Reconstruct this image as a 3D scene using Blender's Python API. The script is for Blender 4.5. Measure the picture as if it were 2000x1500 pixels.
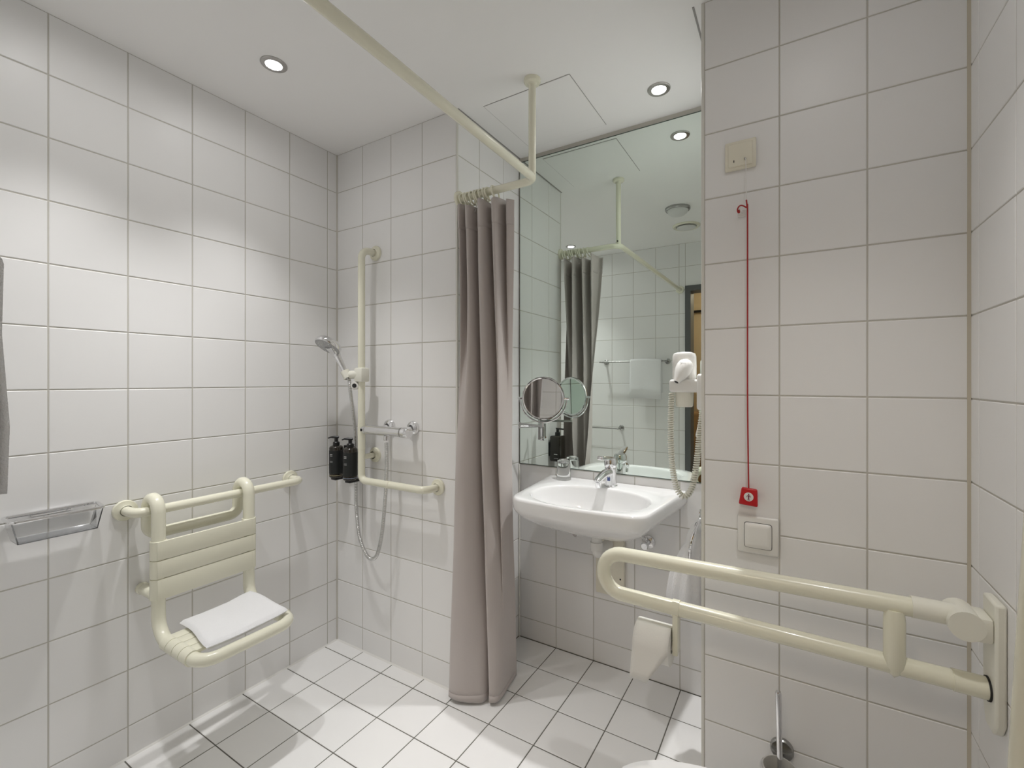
import bpy, bmesh, math, random
from mathutils import Vector, Matrix, noise
R = math.radians
PI = math.pi
random.seed(7)
for o in list(bpy.data.objects):
    bpy.data.objects.remove(o, do_unlink=True)
SC = bpy.context.scene
COL = SC.collection

# ------------------------------------------------------------------ camera
cam_d = bpy.data.cameras.new('camera')
cam = bpy.data.objects.new('camera', cam_d)
COL.objects.link(cam)
cam.location = (2.0359, -1.5128, 1.3428)
cam.rotation_euler = (R(90), 0, R(30.396))
cam_d.sensor_fit = 'HORIZONTAL'
cam_d.sensor_width = 36.0
cam_d.lens = 879.78 * 36.0 / 2000.0
cam_d.shift_x = -(1031.856 - 1000.0) / 2000.0
cam_d.shift_y = -(750.0 - 742.878) / 2000.0
cam_d.clip_start = 0.02
SC.camera = cam

# ------------------------------------------------------------------ world, exposure
world = bpy.data.worlds.new('world')
SC.world = world
world.use_nodes = True
world.node_tree.nodes['Background'].inputs[0].default_value = (0.9, 0.92, 1.0, 1)
world.node_tree.nodes['Background'].inputs[1].default_value = 0.02
SC.view_settings.view_transform = 'Standard'
SC.view_settings.look = 'None'
SC.view_settings.exposure = 0.08
SC.view_settings.gamma = 1.0
SC.view_settings.use_curve_mapping = False
SC.cycles.max_bounces = 10
SC.cycles.diffuse_bounces = 6
SC.cycles.glossy_bounces = 5
SC.cycles.transmission_bounces = 8
SPOT_W = 38.0          # watts of each recessed ceiling spot
HALL_FILL_W = 9.0          # watts of the fill lamp added in the hall

# ------------------------------------------------------------------ main dimensions (metres)
ZC = 2.508             # ceiling
XR = 2.405             # right wall
YREAR = -1.46          # wall with the doorway, behind the camera
XL2 = 0.795            # right end of the shower wall, left side of the niche
XN2 = 1.793            # right side of the niche
YN = 0.507             # back of the niche
YP = -0.04             # pier wall
DX0, DX1, DZ = 1.25, 2.20, 2.144   # doorway

# ------------------------------------------------------------------ materials
def mat(name, col, rough=0.5, metal=0.0, bump=0.0, bscale=60.0, vary=0.0, coat=0.0, trans=0.0,
        ior=1.45, emit=None, estr=0.0, spec=None, mottle=0.0, mscale=8.0, sheen=0.0):
    m = bpy.data.materials.new(name)
    m.use_nodes = True
    nt = m.node_tree
    b = nt.nodes['Principled BSDF']
    b.inputs['Base Color'].default_value = (*col, 1)
    b.inputs['Roughness'].default_value = rough
    b.inputs['Metallic'].default_value = metal
    b.inputs['IOR'].default_value = ior
    b.inputs['Transmission Weight'].default_value = trans
    b.inputs['Coat Weight'].default_value = coat
    b.inputs['Coat Roughness'].default_value = 0.05
    if sheen:
        b.inputs['Sheen Weight'].default_value = sheen
    if spec is not None:
        b.inputs['Specular IOR Level'].default_value = spec
    if emit:
        b.inputs['Emission Color'].default_value = (*emit, 1)
        b.inputs['Emission Strength'].default_value = estr
    tc = nt.nodes.new('ShaderNodeTexCoord')
    last = None
    if mottle:
        n = nt.nodes.new('ShaderNodeTexNoise')
        n.inputs['Scale'].default_value = mscale
        n.inputs['Detail'].default_value = 4
        nt.links.new(tc.outputs['Object'], n.inputs['Vector'])
        mx = nt.nodes.new('ShaderNodeMix'); mx.data_type = 'RGBA'
        mx.inputs[6].default_value = (*[c * (1 - mottle) for c in col], 1)
        mx.inputs[7].default_value = (*[min(1, c * (1 + mottle)) for c in col], 1)
        nt.links.new(n.outputs['Fac'], mx.inputs[0])
        nt.links.new(mx.outputs[2], b.inputs['Base Color'])
        last = mx.outputs[2]
    if vary:
        oi = nt.nodes.new('ShaderNodeObjectInfo')
        mr = nt.nodes.new('ShaderNodeMapRange')
        mr.inputs[3].default_value = 1 - vary
        mr.inputs[4].default_value = 1 + vary
        nt.links.new(oi.outputs['Random'], mr.inputs[0])
        hsv = nt.nodes.new('ShaderNodeHueSaturation')
        if last: nt.links.new(last, hsv.inputs['Color'])
        else: hsv.inputs['Color'].default_value = (*col, 1)
        nt.links.new(mr.outputs[0], hsv.inputs['Value'])
        nt.links.new(hsv.outputs[0], b.inputs['Base Color'])
    if bump:
        n = nt.nodes.new('ShaderNodeTexNoise')
        n.inputs['Scale'].default_value = bscale
        n.inputs['Detail'].default_value = 3
        nt.links.new(tc.outputs['Object'], n.inputs['Vector'])
        bp = nt.nodes.new('ShaderNodeBump')
        bp.inputs['Strength'].default_value = bump
        bp.inputs['Distance'].default_value = 0.002
        nt.links.new(n.outputs['Fac'], bp.inputs['Height'])
        nt.links.new(bp.outputs[0], b.inputs['Normal'])
    return m

M = {}
M['tile'] = mat('wall_tile_glaze', (0.845, 0.84, 0.833), rough=0.36, spec=0.38, bump=0.10, bscale=9, vary=0.012)
M['floor_tile'] = mat('floor_tile_glaze', (0.87, 0.865, 0.855), rough=0.36, bump=0.12, bscale=14, vary=0.02, mottle=0.015)
M['grout'] = mat('wall_grout', (0.56, 0.54, 0.49), rough=0.9, mottle=0.10, mscale=5, bump=0.2, bscale=300)
M['floor_grout'] = mat('floor_grout', (0.16, 0.155, 0.135), rough=0.9, mottle=0.2, mscale=6, bump=0.2, bscale=300)
M['ceiling'] = mat('ceiling_paint', (0.90, 0.893, 0.885), rough=0.85, bump=0.04, bscale=180)
M['seam'] = mat('ceiling_seam', (0.36, 0.35, 0.34), rough=0.9, mottle=0.1)
M['trim'] = mat('corner_trim_white', (0.74, 0.73, 0.68), rough=0.35, mottle=0.02)
M['cream'] = mat('cream_nylon', (0.80, 0.785, 0.645), rough=0.26, bump=0.02, bscale=40, mottle=0.015, mscale=6, coat=0.15)
M['cream2'] = mat('white_cream_plastic', (0.80, 0.79, 0.70), rough=0.3, mottle=0.015)
M['cream_old'] = mat('aged_cream_plastic', (0.79, 0.755, 0.63), rough=0.4, mottle=0.02)
M['white'] = mat('white_plastic', (0.80, 0.79, 0.76), rough=0.25, mottle=0.01)
M['paper'] = mat('tissue_paper', (0.82, 0.81, 0.77), rough=0.95, bump=0.25, bscale=250, mottle=0.01)
M['ceramic'] = mat('sanitary_ceramic', (0.86, 0.86, 0.86), rough=0.10, coat=0.5, mottle=0.004)
M['chrome'] = mat('chrome', (0.80, 0.80, 0.81), rough=0.07, metal=1.0, mottle=0.01)
M['steel'] = mat('brushed_steel', (0.50, 0.485, 0.47), rough=0.32, metal=1.0, bump=0.1, bscale=200, mottle=0.04)
M['dsteel'] = mat('dull_steel', (0.42, 0.42, 0.41), rough=0.25, metal=1.0, mottle=0.05)
M['hose'] = mat('hose_metal', (0.62, 0.62, 0.61), rough=0.18, metal=1.0, mottle=0.05)
M['mirror'] = mat('mirror_silver', (0.80, 0.865, 0.815), rough=0.0, metal=1.0, mottle=0.0)
M['mirror2'] = mat('clear_mirror', (0.88, 0.87, 0.86), rough=0.0, metal=1.0)
M['mirror_edge'] = mat('mirror_glass_edge', (0.10, 0.13, 0.11), rough=0.2, mottle=0.1)
M['curtain'] = mat('taupe_curtain', (0.50, 0.452, 0.432), rough=0.62, bump=0.25, bscale=500, mottle=0.03, mscale=3, sheen=0.25)
M['towel'] = mat('white_terry', (0.86, 0.86, 0.87), rough=0.95, bump=0.9, bscale=420, mottle=0.01, sheen=0.3)
M['black'] = mat('black_plastic', (0.012, 0.012, 0.012), rough=0.3, mottle=0.1)
M['bottle'] = mat('dark_amber_bottle', (0.020, 0.016, 0.011), rough=0.18, mottle=0.3, coat=0.3)
M['label'] = mat('black_label', (0.010, 0.012, 0.012), rough=0.45, mottle=0.1)
M['print'] = mat('grey_print', (0.42, 0.42, 0.42), rough=0.6, mottle=0.05)
M['gold'] = mat('gold_line', (0.35, 0.32, 0.20), rough=0.5, mottle=0.05)
M['blueline'] = mat('blue_line', (0.25, 0.30, 0.40), rough=0.5, mottle=0.05)
M['red'] = mat('red_plastic', (0.52, 0.015, 0.020), rough=0.35, mottle=0.03)
M['redcord'] = mat('red_cord', (0.40, 0.03, 0.03), rough=0.7, mottle=0.08, mscale=60)
M['emblem'] = mat('emblem_print', (0.22, 0.05, 0.09), rough=0.6, mottle=0.05)
M['dark'] = mat('dark_gap', (0.03, 0.03, 0.028), rough=0.9, mottle=0.1)
M['blue'] = mat('blue_sticker', (0.08, 0.11, 0.30), rough=0.5, mottle=0.05)
M['acrylic'] = mat('clear_acrylic', (0.95, 0.96, 0.97), rough=0.03, trans=1.0, ior=1.47)
M['glass'] = mat('drinking_glass', (0.99, 0.995, 0.985), rough=0.0, trans=1.0, ior=1.22)
M['frost'] = mat('frosted_glass', (0.72, 0.72, 0.71), rough=0.35, mottle=0.02)
M['lens'] = mat('lamp_lens', (1, 1, 1), rough=0.4, emit=(1.0, 0.99, 0.985), estr=108.0)
M['hall_fill_lens'] = mat('hall_fill_diffuser', (1, 1, 1), rough=0.4, emit=(1.0, 0.86, 0.68), estr=6.0)  # glow of the added hall fill lamp
M['spray'] = mat('spray_face', (0.42, 0.425, 0.43), rough=0.35, mottle=0.05)
M['frame'] = mat('door_frame_grey', (0.115, 0.12, 0.12), rough=0.45, mottle=0.04)
M['hallwall'] = mat('hall_wall_paint', (0.58, 0.47, 0.31), rough=0.9, mottle=0.03)
M['wood'] = mat('hall_wood', (0.42, 0.26, 0.12), rough=0.5, mottle=0.18, mscale=14)
M['hallfloor'] = mat('hall_carpet', (0.22, 0.18, 0.14), rough=0.95, mottle=0.15, mscale=40)
M['bristle'] = mat('bristle', (0.55, 0.50, 0.36), rough=0.9, mottle=0.1)

# ------------------------------------------------------------------ geometry helpers
class G:
    """collects vertices and faces in world coordinates"""
    def __init__(s):
        s.v = []; s.f = []
    def add(s, vs, fs):
        n = len(s.v)
        s.v += [Vector(v) for v in vs]
        s.f += [tuple(i + n for i in f) for f in fs]
        return s
    def box(s, x0, x1, y0, y1, z0, z1, mtx=None):
        vs = [Vector(p) for p in ((x0,y0,z0),(x1,y0,z0),(x1,y1,z0),(x0,y1,z0),(x0,y0,z1),(x1,y0,z1),(x1,y1,z1),(x0,y1,z1))]
        if mtx: vs = [mtx @ v for v in vs]
        return s.add(vs, [(3,2,1,0),(4,5,6,7),(0,1,5,4),(1,2,6,5),(2,3,7,6),(3,0,4,7)])
    def rbox(s, x0, x1, y0, y1, z0, z1, b=0.004, seg=2, mtx=None):
        bm = bmesh.new()
        bmesh.ops.create_cube(bm, size=1)
        for v in bm.verts:
            v.co = Vector(((x0+x1)/2 + v.co.x*(x1-x0), (y0+y1)/2 + v.co.y*(y1-y0), (z0+z1)/2 + v.co.z*(z1-z0)))
        bmesh.ops.bevel(bm, geom=bm.edges[:], offset=b, segments=seg, affect='EDGES', profile=0.5)
        return s.bm(bm, mtx)
    def bm(s, bm, mtx=None):
        bm.verts.index_update()
        vs = [(mtx @ v.co) if mtx else v.co.copy() for v in bm.verts]
        fs = [tuple(v.index for v in f.verts) for f in bm.faces]
        bm.free()
        return s.add(vs, fs)
    def tube(s, path, r, seg=14, closed=False, caps=True, rmod=None):
        P = [Vector(p) for p in path]
        n = len(P)
        T = []
        for i in range(n):
            if closed: t = P[(i+1) % n] - P[i-1]
            else: t = P[min(i+1, n-1)] - P[max(i-1, 0)]
            T.append(t.normalized())
        ref = Vector((0,0,1)) if abs(T[0].z) < 0.9 else Vector((1,0,0))
        N = (ref - T[0]*ref.dot(T[0])).normalized()
        vs = []
        for i in range(n):
            if i:
                N = (N - T[i]*N.dot(T[i]))
                N = N.normalized() if N.length > 1e-9 else T[i].orthogonal().normalized()
            B = T[i].cross(N)
            rr = r if rmod is None else rmod(i)
            for k in range(seg):
                a = 2*PI*k/seg
                vs.append(P[i] + N*(math.cos(a)*rr) + B*(math.sin(a)*rr))
        fs = []
        m = n if closed else n-1
        for i in range(m):
            j = (i+1) % n
            for k in range(seg):
                k2 = (k+1) % seg
                fs.append((i*seg+k, i*seg+k2, j*seg+k2, j*seg+k))
        if caps and not closed:
            fs.append(tuple(reversed(range(seg))))
            fs.append(tuple((n-1)*seg+k for k in range(seg)))
        return s.add(vs, fs)
    def lathe(s, prof, origin, axis=(0,0,1), seg=32, close=False):
        """prof: list of (radius, height along axis)"""
        ax = Vector(axis).normalized()
        q = Vector((0,0,1)).rotation_difference(ax)
        o = Vector(origin)
        vs = []; fs = []; rings = []
        for r, h in prof:
            if r < 1e-6:
                rings.append([len(vs)]); vs.append(o + q @ Vector((0,0,h)))
            else:
                rings.append(list(range(len(vs), len(vs)+seg)))
                for k in range(seg):
                    a = 2*PI*k/seg
                    vs.append(o + q @ Vector((r*math.cos(a), r*math.sin(a), h)))
        prs = list(zip(rings[:-1], rings[1:]))
        if close: prs.append((rings[-1], rings[0]))
        for a, b in prs:
            if len(a) == 1 and len(b) == 1: continue
            for k in range(seg):
                k2 = (k+1) % seg
                if len(a) == 1: fs.append((a[0], b[k2], b[k])[::-1])
                elif len(b) == 1: fs.append((a[k], a[k2], b[0]))
                else: fs.append((a[k], a[k2], b[k2], b[k]))
        return s.add(vs, fs)
    def loft(s, rings, capa=True, capb=True):
        n = len(rings[0]); vs = [p for r in rings for p in r]; fs = []
        for i in range(len(rings)-1):
            for k in range(n):
                k2 = (k+1) % n
                fs.append((i*n+k, i*n+k2, (i+1)*n+k2, (i+1)*n+k))
        if capa: fs.append(tuple(reversed(range(n))))
        if capb: fs.append(tuple((len(rings)-1)*n+k for k in range(n)))
        return s.add(vs, fs)
    def torus(s, c, R_, r, axis=(0,0,1), seg=28, seg2=8):
        q = Vector((0,0,1)).rotation_difference(Vector(axis).normalized())
        path = [Vector(c) + q @ Vector((R_*math.cos(2*PI*i/seg), R_*math.sin(2*PI*i/seg), 0)) for i in range(seg)]
        return s.tube(path, r, seg2, closed=True)
    def prism(s, pts, vec):
        """extrude a planar polygon (list of 3D points) along vec"""
        vec = Vector(vec); n = len(pts)
        vs = [Vector(p) for p in pts] + [Vector(p) + vec for p in pts]
        fs = [tuple(reversed(range(n))), tuple(range(n, 2*n))] + [(i, (i+1) % n, n+(i+1) % n, n+i) for i in range(n)]
        return s.add(vs, fs)

def fillet(pts, rad, n=8, closed=False):
    """rounded polyline; rad: a number or one per point"""
    P = [Vector(p) for p in pts]
    N = len(P)
    rs = rad if isinstance(rad, (list, tuple)) else [rad]*N
    out = []
    for i in range(N):
        if not closed and i in (0, N-1):
            out.append(P[i]); continue
        a, b, c = P[i-1], P[i], P[(i+1) % N]
        u = (a-b); w = (c-b)
        lu, lw = u.length, w.length
        u.normalize(); w.normalize()
        ang = u.angle(w)
        if ang > PI - 0.02 or rs[i] <= 0:
            out.append(b); continue
        d = min(rs[i] / math.tan(ang/2), lu*0.499, lw*0.499)
        r = d*math.tan(ang/2)
        cen = b + (u+w).normalized() * (r/math.sin(ang/2))
        s0 = b + u*d - cen; s1 = b + w*d - cen
        ax = s0.cross(s1).normalized(); tot = s0.angle(s1)
        for k in range(n+1):
            out.append(cen + Matrix.Rotation(tot*k/n, 3, ax) @ s0)
    return out

def catmull(pts, n=6):
    P = [Vector(p) for p in pts]; out = []
    for i in range(len(P)-1):
        p0 = P[max(i-1,0)]; p1 = P[i]; p2 = P[i+1]; p3 = P[min(i+2,len(P)-1)]
        for k in range(n):
            t = k/n
            out.append(0.5*((2*p1)+(p2-p0)*t+(2*p0-5*p1+4*p2-p3)*t*t+(3*p1-p0-3*p2+p3)*t**3))
    out.append(P[-1]); return out

def resample(path, step):
    P = [Vector(p) for p in path]; out = [P[0].copy()]; acc = 0.0
    for a, b in zip(P[:-1], P[1:]):
        L = (b-a).length
        if L < 1e-9: continue
        d = step - acc
        while d <= L:
            out.append(a + (b-a)*(d/L)); d += step
        acc = L - (d - step)
    return out

def link_mesh(name, g, m, parent=None, origin=(0,0,0), angle=35, bevel=0.0):
    me = bpy.data.meshes.new(name)
    o = Vector(origin)
    me.from_pydata([v - o for v in g.v], [], g.f)
    me.update()
    bm = bmesh.new(); bm.from_mesh(me)
    bmesh.ops.recalc_face_normals(bm, faces=bm.faces[:])
    bm.to_mesh(me); bm.free()
    me.polygons.foreach_set('use_smooth', [True]*len(me.polygons))
    me.set_sharp_from_angle(angle=R(angle))
    me.materials.append(M[m] if isinstance(m, str) else m)
    ob = bpy.data.objects.new(name, me)
    COL.objects.link(ob)
    if parent: ob.parent = parent
    else: ob.location = o
    if bevel:
        md = ob.modifiers.new('bevel', 'BEVEL'); md.width = bevel; md.segments = 2; md.limit_method = 'ANGLE'
    return ob

def tag(o, label=None, cat=None, group=None, kind=None):
    if label: o['label'] = label
    if cat: o['category'] = cat
    if group: o['group'] = group
    if kind: o['kind'] = kind
    return o

class Thing:
    def __init__(s, name, label, cat, loc, group=None):
        s.o = bpy.data.objects.new(name, None); COL.objects.link(s.o)
        s.o.empty_display_size = 0.05
        s.loc = Vector(loc); s.o.location = s.loc
        tag(s.o, label, cat, group)
    def part(s, name, g, m, under=None, label=None, **k):
        p = link_mesh(name, g, m, parent=under or s.o, origin=s.loc, **k)
        if label: p['label'] = label
        return p
def single(name, label, cat, g, m, loc, group=None, **k):
    return tag(link_mesh(name, g, m, origin=loc, **k), label, cat, group)
def struct(name, g, m, label, cat, loc=(0,0,0), **k):
    return tag(link_mesh(name, g, m, origin=loc, **k), label, cat, kind='structure')

# ------------------------------------------------------------------ tiles
_tc = {}
def tile_mesh(w, h, mname):
    key = (round(w, 4), round(h, 4), mname)
    if key in _tc: return _tc[key]
    b = min(0.0016, w/4, h/4)
    vs = [(b,0,b),(w-b,0,b),(w-b,0,h-b),(b,0,h-b),
          (0,0.0011,0),(w,0.0011,0),(w,0.0011,h),(0,0.0011,h),
          (0,0.007,0),(w,0.007,0),(w,0.007,h),(0,0.007,h)]
    fs = [(0,1,2,3)]
    for i in range(4):
        j = (i+1) % 4
        fs += [(4+i, 4+j, j, i), (8+i, 8+j, 4+j, 4+i)]
    me = bpy.data.meshes.new(mname)
    me.from_pydata(vs, [], fs); me.update()
    me.materials.append(M[mname])
    _tc[key] = me
    return me

def tile_wall(parent, name, mname, O, U, V, n, us, vs, rects, gap=0.004):
    """tiles in the cells of the joint lines us x vs, clipped to the rects (u0,u1,v0,v1)"""
    U, V, n, O = Vector(U), Vector(V), Vector(n), Vector(O)
    rot = Matrix((U, -n, V)).transposed().to_4x4()
    for (ru0, ru1, rv0, rv1) in rects:
        uu = [ru0] + [u for u in sorted(us) if ru0+0.02 < u < ru1-0.02] + [ru1]
        vv = [rv0] + [v for v in sorted(vs) if rv0+0.02 < v < rv1-0.02] + [rv1]
        for i in range(len(uu)-1):
            for j in range(len(vv)-1):
                a0 = uu[i] + gap/2; a1 = uu[i+1] - gap/2
                b0 = vv[j] + gap/2; b1 = vv[j+1] - gap/2
                o = bpy.data.objects.new(name, tile_mesh(a1-a0, b1-b0, mname))
                COL.objects.link(o)
                o.parent = parent
                jit = Matrix.Rotation(random.uniform(-0.0012, 0.0012), 4, 'X') @ Matrix.Rotation(random.uniform(-0.0012, 0.0012), 4, 'Z')
                o.matrix_local = Matrix.Translation(O + U*a0 + V*b0) @ rot @ jit
GR = 0.0016   # grout lies this far behind the tile faces
def rng(a, d, n): return [a + d*i for i in range(n)]
ROWS = rng(2.3126 - 0.2*11, 0.2, 12)
ROWS_P = rng(2.2986 - 0.2*11, 0.2, 12)
ROWS_N = rng(0.105, 0.2, 12)

def wall(name, label, boxes, tname, O, U, n, us, rows, rects):
    g = G()
    for b in boxes: g.box(*b)
    w = struct(name, g, 'grout', label, 'wall')
    tile_wall(w, 'wall_tile', 'tile', O, U, (0,0,1), n, us, rows, rects)
    return w

wall('wall_left', 'long white tiled shower wall that carries the folding seat', [(-0.1, -GR, YREAR-0.12, 0.1, 0, ZC)], 'wall_tile',
     (0,0,0), (0,1,0), (1,0,0), rng(-1.4488, 0.199, 8), ROWS, [(YREAR, 0, 0, ZC)])
wall('wall_shower', 'narrow white tiled wall behind the shower mixer', [(0, XL2-0.12, GR, 0.1, 0, ZC)], 'wall_tile',
     (0,0,0), (1,0,0), (0,-1,0), [0.1936, 0.3926, 0.5916], ROWS, [(0, XL2-0.006, 0, ZC)])
wall('wall_niche_left', 'white tiled side of the basin niche behind the curtain', [(XL2-0.12, XL2-GR, GR, YN+0.1, 0, ZC)], 'wall_tile',
     (XL2,0,0), (0,1,0), (1,0,0), [0.16, 0.36], ROWS, [(0.006, YN, 0, ZC)])
wall('wall_niche_back', 'white tiled wall under and behind the large mirror', [(XL2-GR, XN2+GR, YN+GR, YN+0.1, 0, ZC)], 'wall_tile',
     (0,YN,0), (1,0,0), (0,-1,0), [1.012, 1.213, 1.414, 1.614], ROWS_N, [(XL2, XN2, 0, 0.905)])
wall('wall_niche_right', 'white tiled side of the niche that carries the hair dryer', [(XN2+GR, XN2+0.12, YP+0.1, YN+0.1, 0, ZC)], 'wall_tile',
     (XN2,0,0), (0,-1,0), (-1,0,0), [-0.36, -0.16], ROWS, [(-YN, -YP-0.006, 0, ZC)])
wall('wall_pier', 'white tiled wall with the red pull cord and light switch', [(XN2+0.004, XR, YP+GR, YP+0.1, 0, ZC)], 'wall_tile',
     (0,YP,0), (1,0,0), (0,-1,0), [2.0036, 2.2057], ROWS_P, [(1.801, XR, 0, ZC)])
wall('wall_right', 'white tiled wall at the right that carries the folding rails', [(XR+GR, XR+0.1, YREAR-0.12, YP+0.1, 0, ZC)], 'wall_tile',
     (XR,0,0), (0,-1,0), (-1,0,0), rng(0.097, 0.199, 8), ROWS_P, [(-YP, -YREAR, 0, ZC)])
wall('wall_rear', 'white tiled wall with the towel rails and the doorway',
     [(0, DX0, YREAR-0.12, YREAR-GR, 0, ZC), (DX0, DX1, YREAR-0.12, YREAR-GR, DZ, ZC), (DX1, XR, YREAR-0.12, YREAR-GR, 0, ZC)], 'wall_tile',
     (0,YREAR,0), (-1,0,0), (0,1,0), [-x for x in rng(0.199, 0.2, 12)], ROWS,
     [(-DX0, 0, 0, ZC), (-DX1, -DX0, DZ, ZC), (-XR, -DX1, 0, ZC)])

g = G().box(-0.1, XR+0.1, YREAR-0.12, YN+0.1, -0.1, -GR)
fl = struct('floor', g, 'floor_grout', 'white square tiled bathroom floor with dark joints', 'floor')
FX = rng(0.001, 0.202, 13); FY = rng(-0.0725-0.1975*8, 0.1975, 12)
tile_wall(fl, 'floor_tile', 'floor_tile', (0,0,0), (1,0,0), (0,1,0), (0,0,1), FX, FY,
          [(0, XR, YREAR, -0.0725), (0, XL2, -0.0725, 0), (XL2, XN2, -0.0725, YN), (XN2, XR, -0.0725, YP)], gap=0.0042)

# ceiling with its access panel
g = G().box(-0.1, XR+0.1, YREAR-0.12, YN+0.1, ZC, ZC+0.1)
ce = struct('ceiling', g, 'ceiling', 'smooth pale grey ceiling with recessed spots', 'ceiling')
HX0, HX1, HY0, HY1 = 0.902, 1.305, 0.042, 0.435
p = link_mesh('panel_seam', G().box(HX0, HX1, HY0, HY1, ZC-0.0012, ZC+0.01), 'seam', parent=ce)
link_mesh('access_panel', G().box(HX0+0.0022, HX1-0.0022, HY0+0.0022, HY1-0.0022, ZC-0.0024, ZC+0.01), 'ceiling', parent=ce)
link_mesh('shadow_gap', G().box(XN2-0.028, XN2-0.022, YP, YN, ZC-0.0015, ZC+0.01), 'seam', parent=ce)
link_mesh('shadow_gap', G().box(XL2+0.002, XL2+0.008, 0.0, YN, ZC-0.0015, ZC+0.01), 'seam', parent=ce)

# corner trims
struct('trim_1', G().rbox(XL2-0.007, XL2+0.001, -0.001, 0.007, 0, ZC, 0.002), 'trim', 'slim white corner trim beside the shower curtain', 'trim')
struct('trim_2', G().rbox(XN2-0.001, 1.8012, YP-0.001, YP+0.008, 0, ZC, 0.002), 'trim', 'slim white corner trim on the pier next to the mirror', 'trim')
struct('trim_3', G().rbox(XL2+0.0002, XL2+0.009, YN-0.009, YN-0.0002, 0.0, 0.905, 0.003, seg=1), 'trim', 'silicone joint in the niche corner under the mirror', 'trim')

M['silicone'] = mat('silicone_white', (0.80, 0.79, 0.76), rough=0.4, mottle=0.02)
M['silicone_tan'] = mat('silicone_aged', (0.52, 0.47, 0.38), rough=0.5, mottle=0.12, mscale=3)
def wedge(a, b, d1, d2):
    a, b, d1, d2 = map(Vector, (a, b, d1, d2))
    return G().prism([a, a+d1, a+d2], b-a)
w = 0.006
struct('trim_4', wedge((0,YREAR,0), (0,0,0), (w,0,0), (0,0,w)), 'silicone', 'white silicone joint along the foot of the shower seat wall', 'trim')
struct('trim_5', wedge((0,0,0), (XL2,0,0), (0,-w,0), (0,0,w)), 'silicone', 'white silicone joint along the foot of the shower mixer wall', 'trim')
struct('trim_6', wedge((XR,YP,0), (XR,YP,ZC), (-w,0,0), (0,-w,0)), 'silicone_tan', 'aged tan silicone joint in the corner right of the pier', 'trim')
struct('trim_7', wedge((0,0,0), (0,0,ZC), (w,0,0), (0,-w,0)), 'grout', 'grey joint in the shower corner', 'trim')

# doorway and hall behind the camera
g = G()
g.box(DX0, DX0+0.045, YREAR-0.135, YREAR+0.012, 0, DZ)
g.box(DX1-0.045, DX1, YREAR-0.135, YREAR+0.012, 0, DZ)
g.box(DX0+0.045, DX1-0.045, YREAR-0.135, YREAR+0.012, DZ-0.045, DZ)
struct('door_1', g, 'frame', 'dark grey steel frame of the open doorway', 'door', loc=(DX0, YREAR, 0))
HY = -2.75; HXA, HXB = 0.2, 3.3
struct('floor_hall', G().box(HXA, HXB, HY, YREAR-0.12, -0.1, 0), 'hallfloor', 'brown carpet in the hall', 'floor')
struct('ceiling_hall', G().box(HXA, HXB, HY, YREAR-0.12, 2.4, 2.5), 'ceiling', 'hall ceiling', 'ceiling')
struct('wall_hall_back', G().box(HXA, HXB, HY-0.1, HY, 0, 2.5), 'hallwall', 'beige hall wall across from the doorway', 'wall')
struct('wall_hall_left', G().box(HXA-0.1, HXA, HY-0.1, YREAR-0.12, 0, 2.5), 'hallwall', 'beige end wall of the hall on the shower side', 'wall')
struct('wall_hall_right', G().box(HXB, HXB+0.1, HY-0.1, YREAR-0.12, 0, 2.5), 'hallwall', 'beige end wall of the hall on the toilet side', 'wall')
struct('wall_hall_front', G().box(HXA, DX0, YREAR-0.14, YREAR-0.121, 0, 2.5).box(DX1, HXB, YREAR-0.14, YREAR-0.121, 0, 2.5).box(DX0, DX1, YREAR-0.14, YREAR-0.121, DZ, 2.5),
       'hallwall', 'beige hall side of the doorway wall', 'wall')
t = Thing('hall_cabinet', 'low wooden hall cabinet seen through the doorway', 'cabinet', (1.05, HY+0.2, 0))
t.part('body', G().rbox(0.55, 1.45, HY+0.001, HY+0.38, 0, 1.0, 0.004), 'wood')
d = t.part('door', G().rbox(0.56, 0.998, HY+0.38, HY+0.398, 0.05, 0.985, 0.003), 'wood')
t.part('handle', G().rbox(0.96, 0.972, HY+0.398, HY+0.418, 0.5, 0.62, 0.002), 'black', under=d)
d = t.part('door', G().rbox(1.002, 1.44, HY+0.38, HY+0.398, 0.05, 0.985, 0.003), 'wood')
t.part('handle', G().rbox(1.028, 1.04, HY+0.398, HY+0.418, 0.5, 0.62, 0.002), 'black', under=d)
t = Thing('coat_rail', 'dark coat rail high on the hall wall', 'rail', (1.0, HY, 2.1))
t.part('rail', G().rbox(0.4, 1.7, HY+0.03, HY+0.05, 2.09, 2.115, 0.004), 'black')
t.part('bracket', G().rbox(0.6, 0.62, HY+0.0005, HY+0.03, 2.085, 2.12, 0.003), 'black')
t.part('bracket', G().rbox(1.48, 1.5, HY+0.0005, HY+0.03, 2.085, 2.12, 0.003), 'black')

def spot_data(name, w, col, ang, blend, r):
    d = bpy.data.lights.new(name, 'SPOT')
    d.energy = w; d.color = col; d.spot_size = R(ang); d.spot_blend = blend; d.shadow_soft_size = r
    return d

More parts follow.
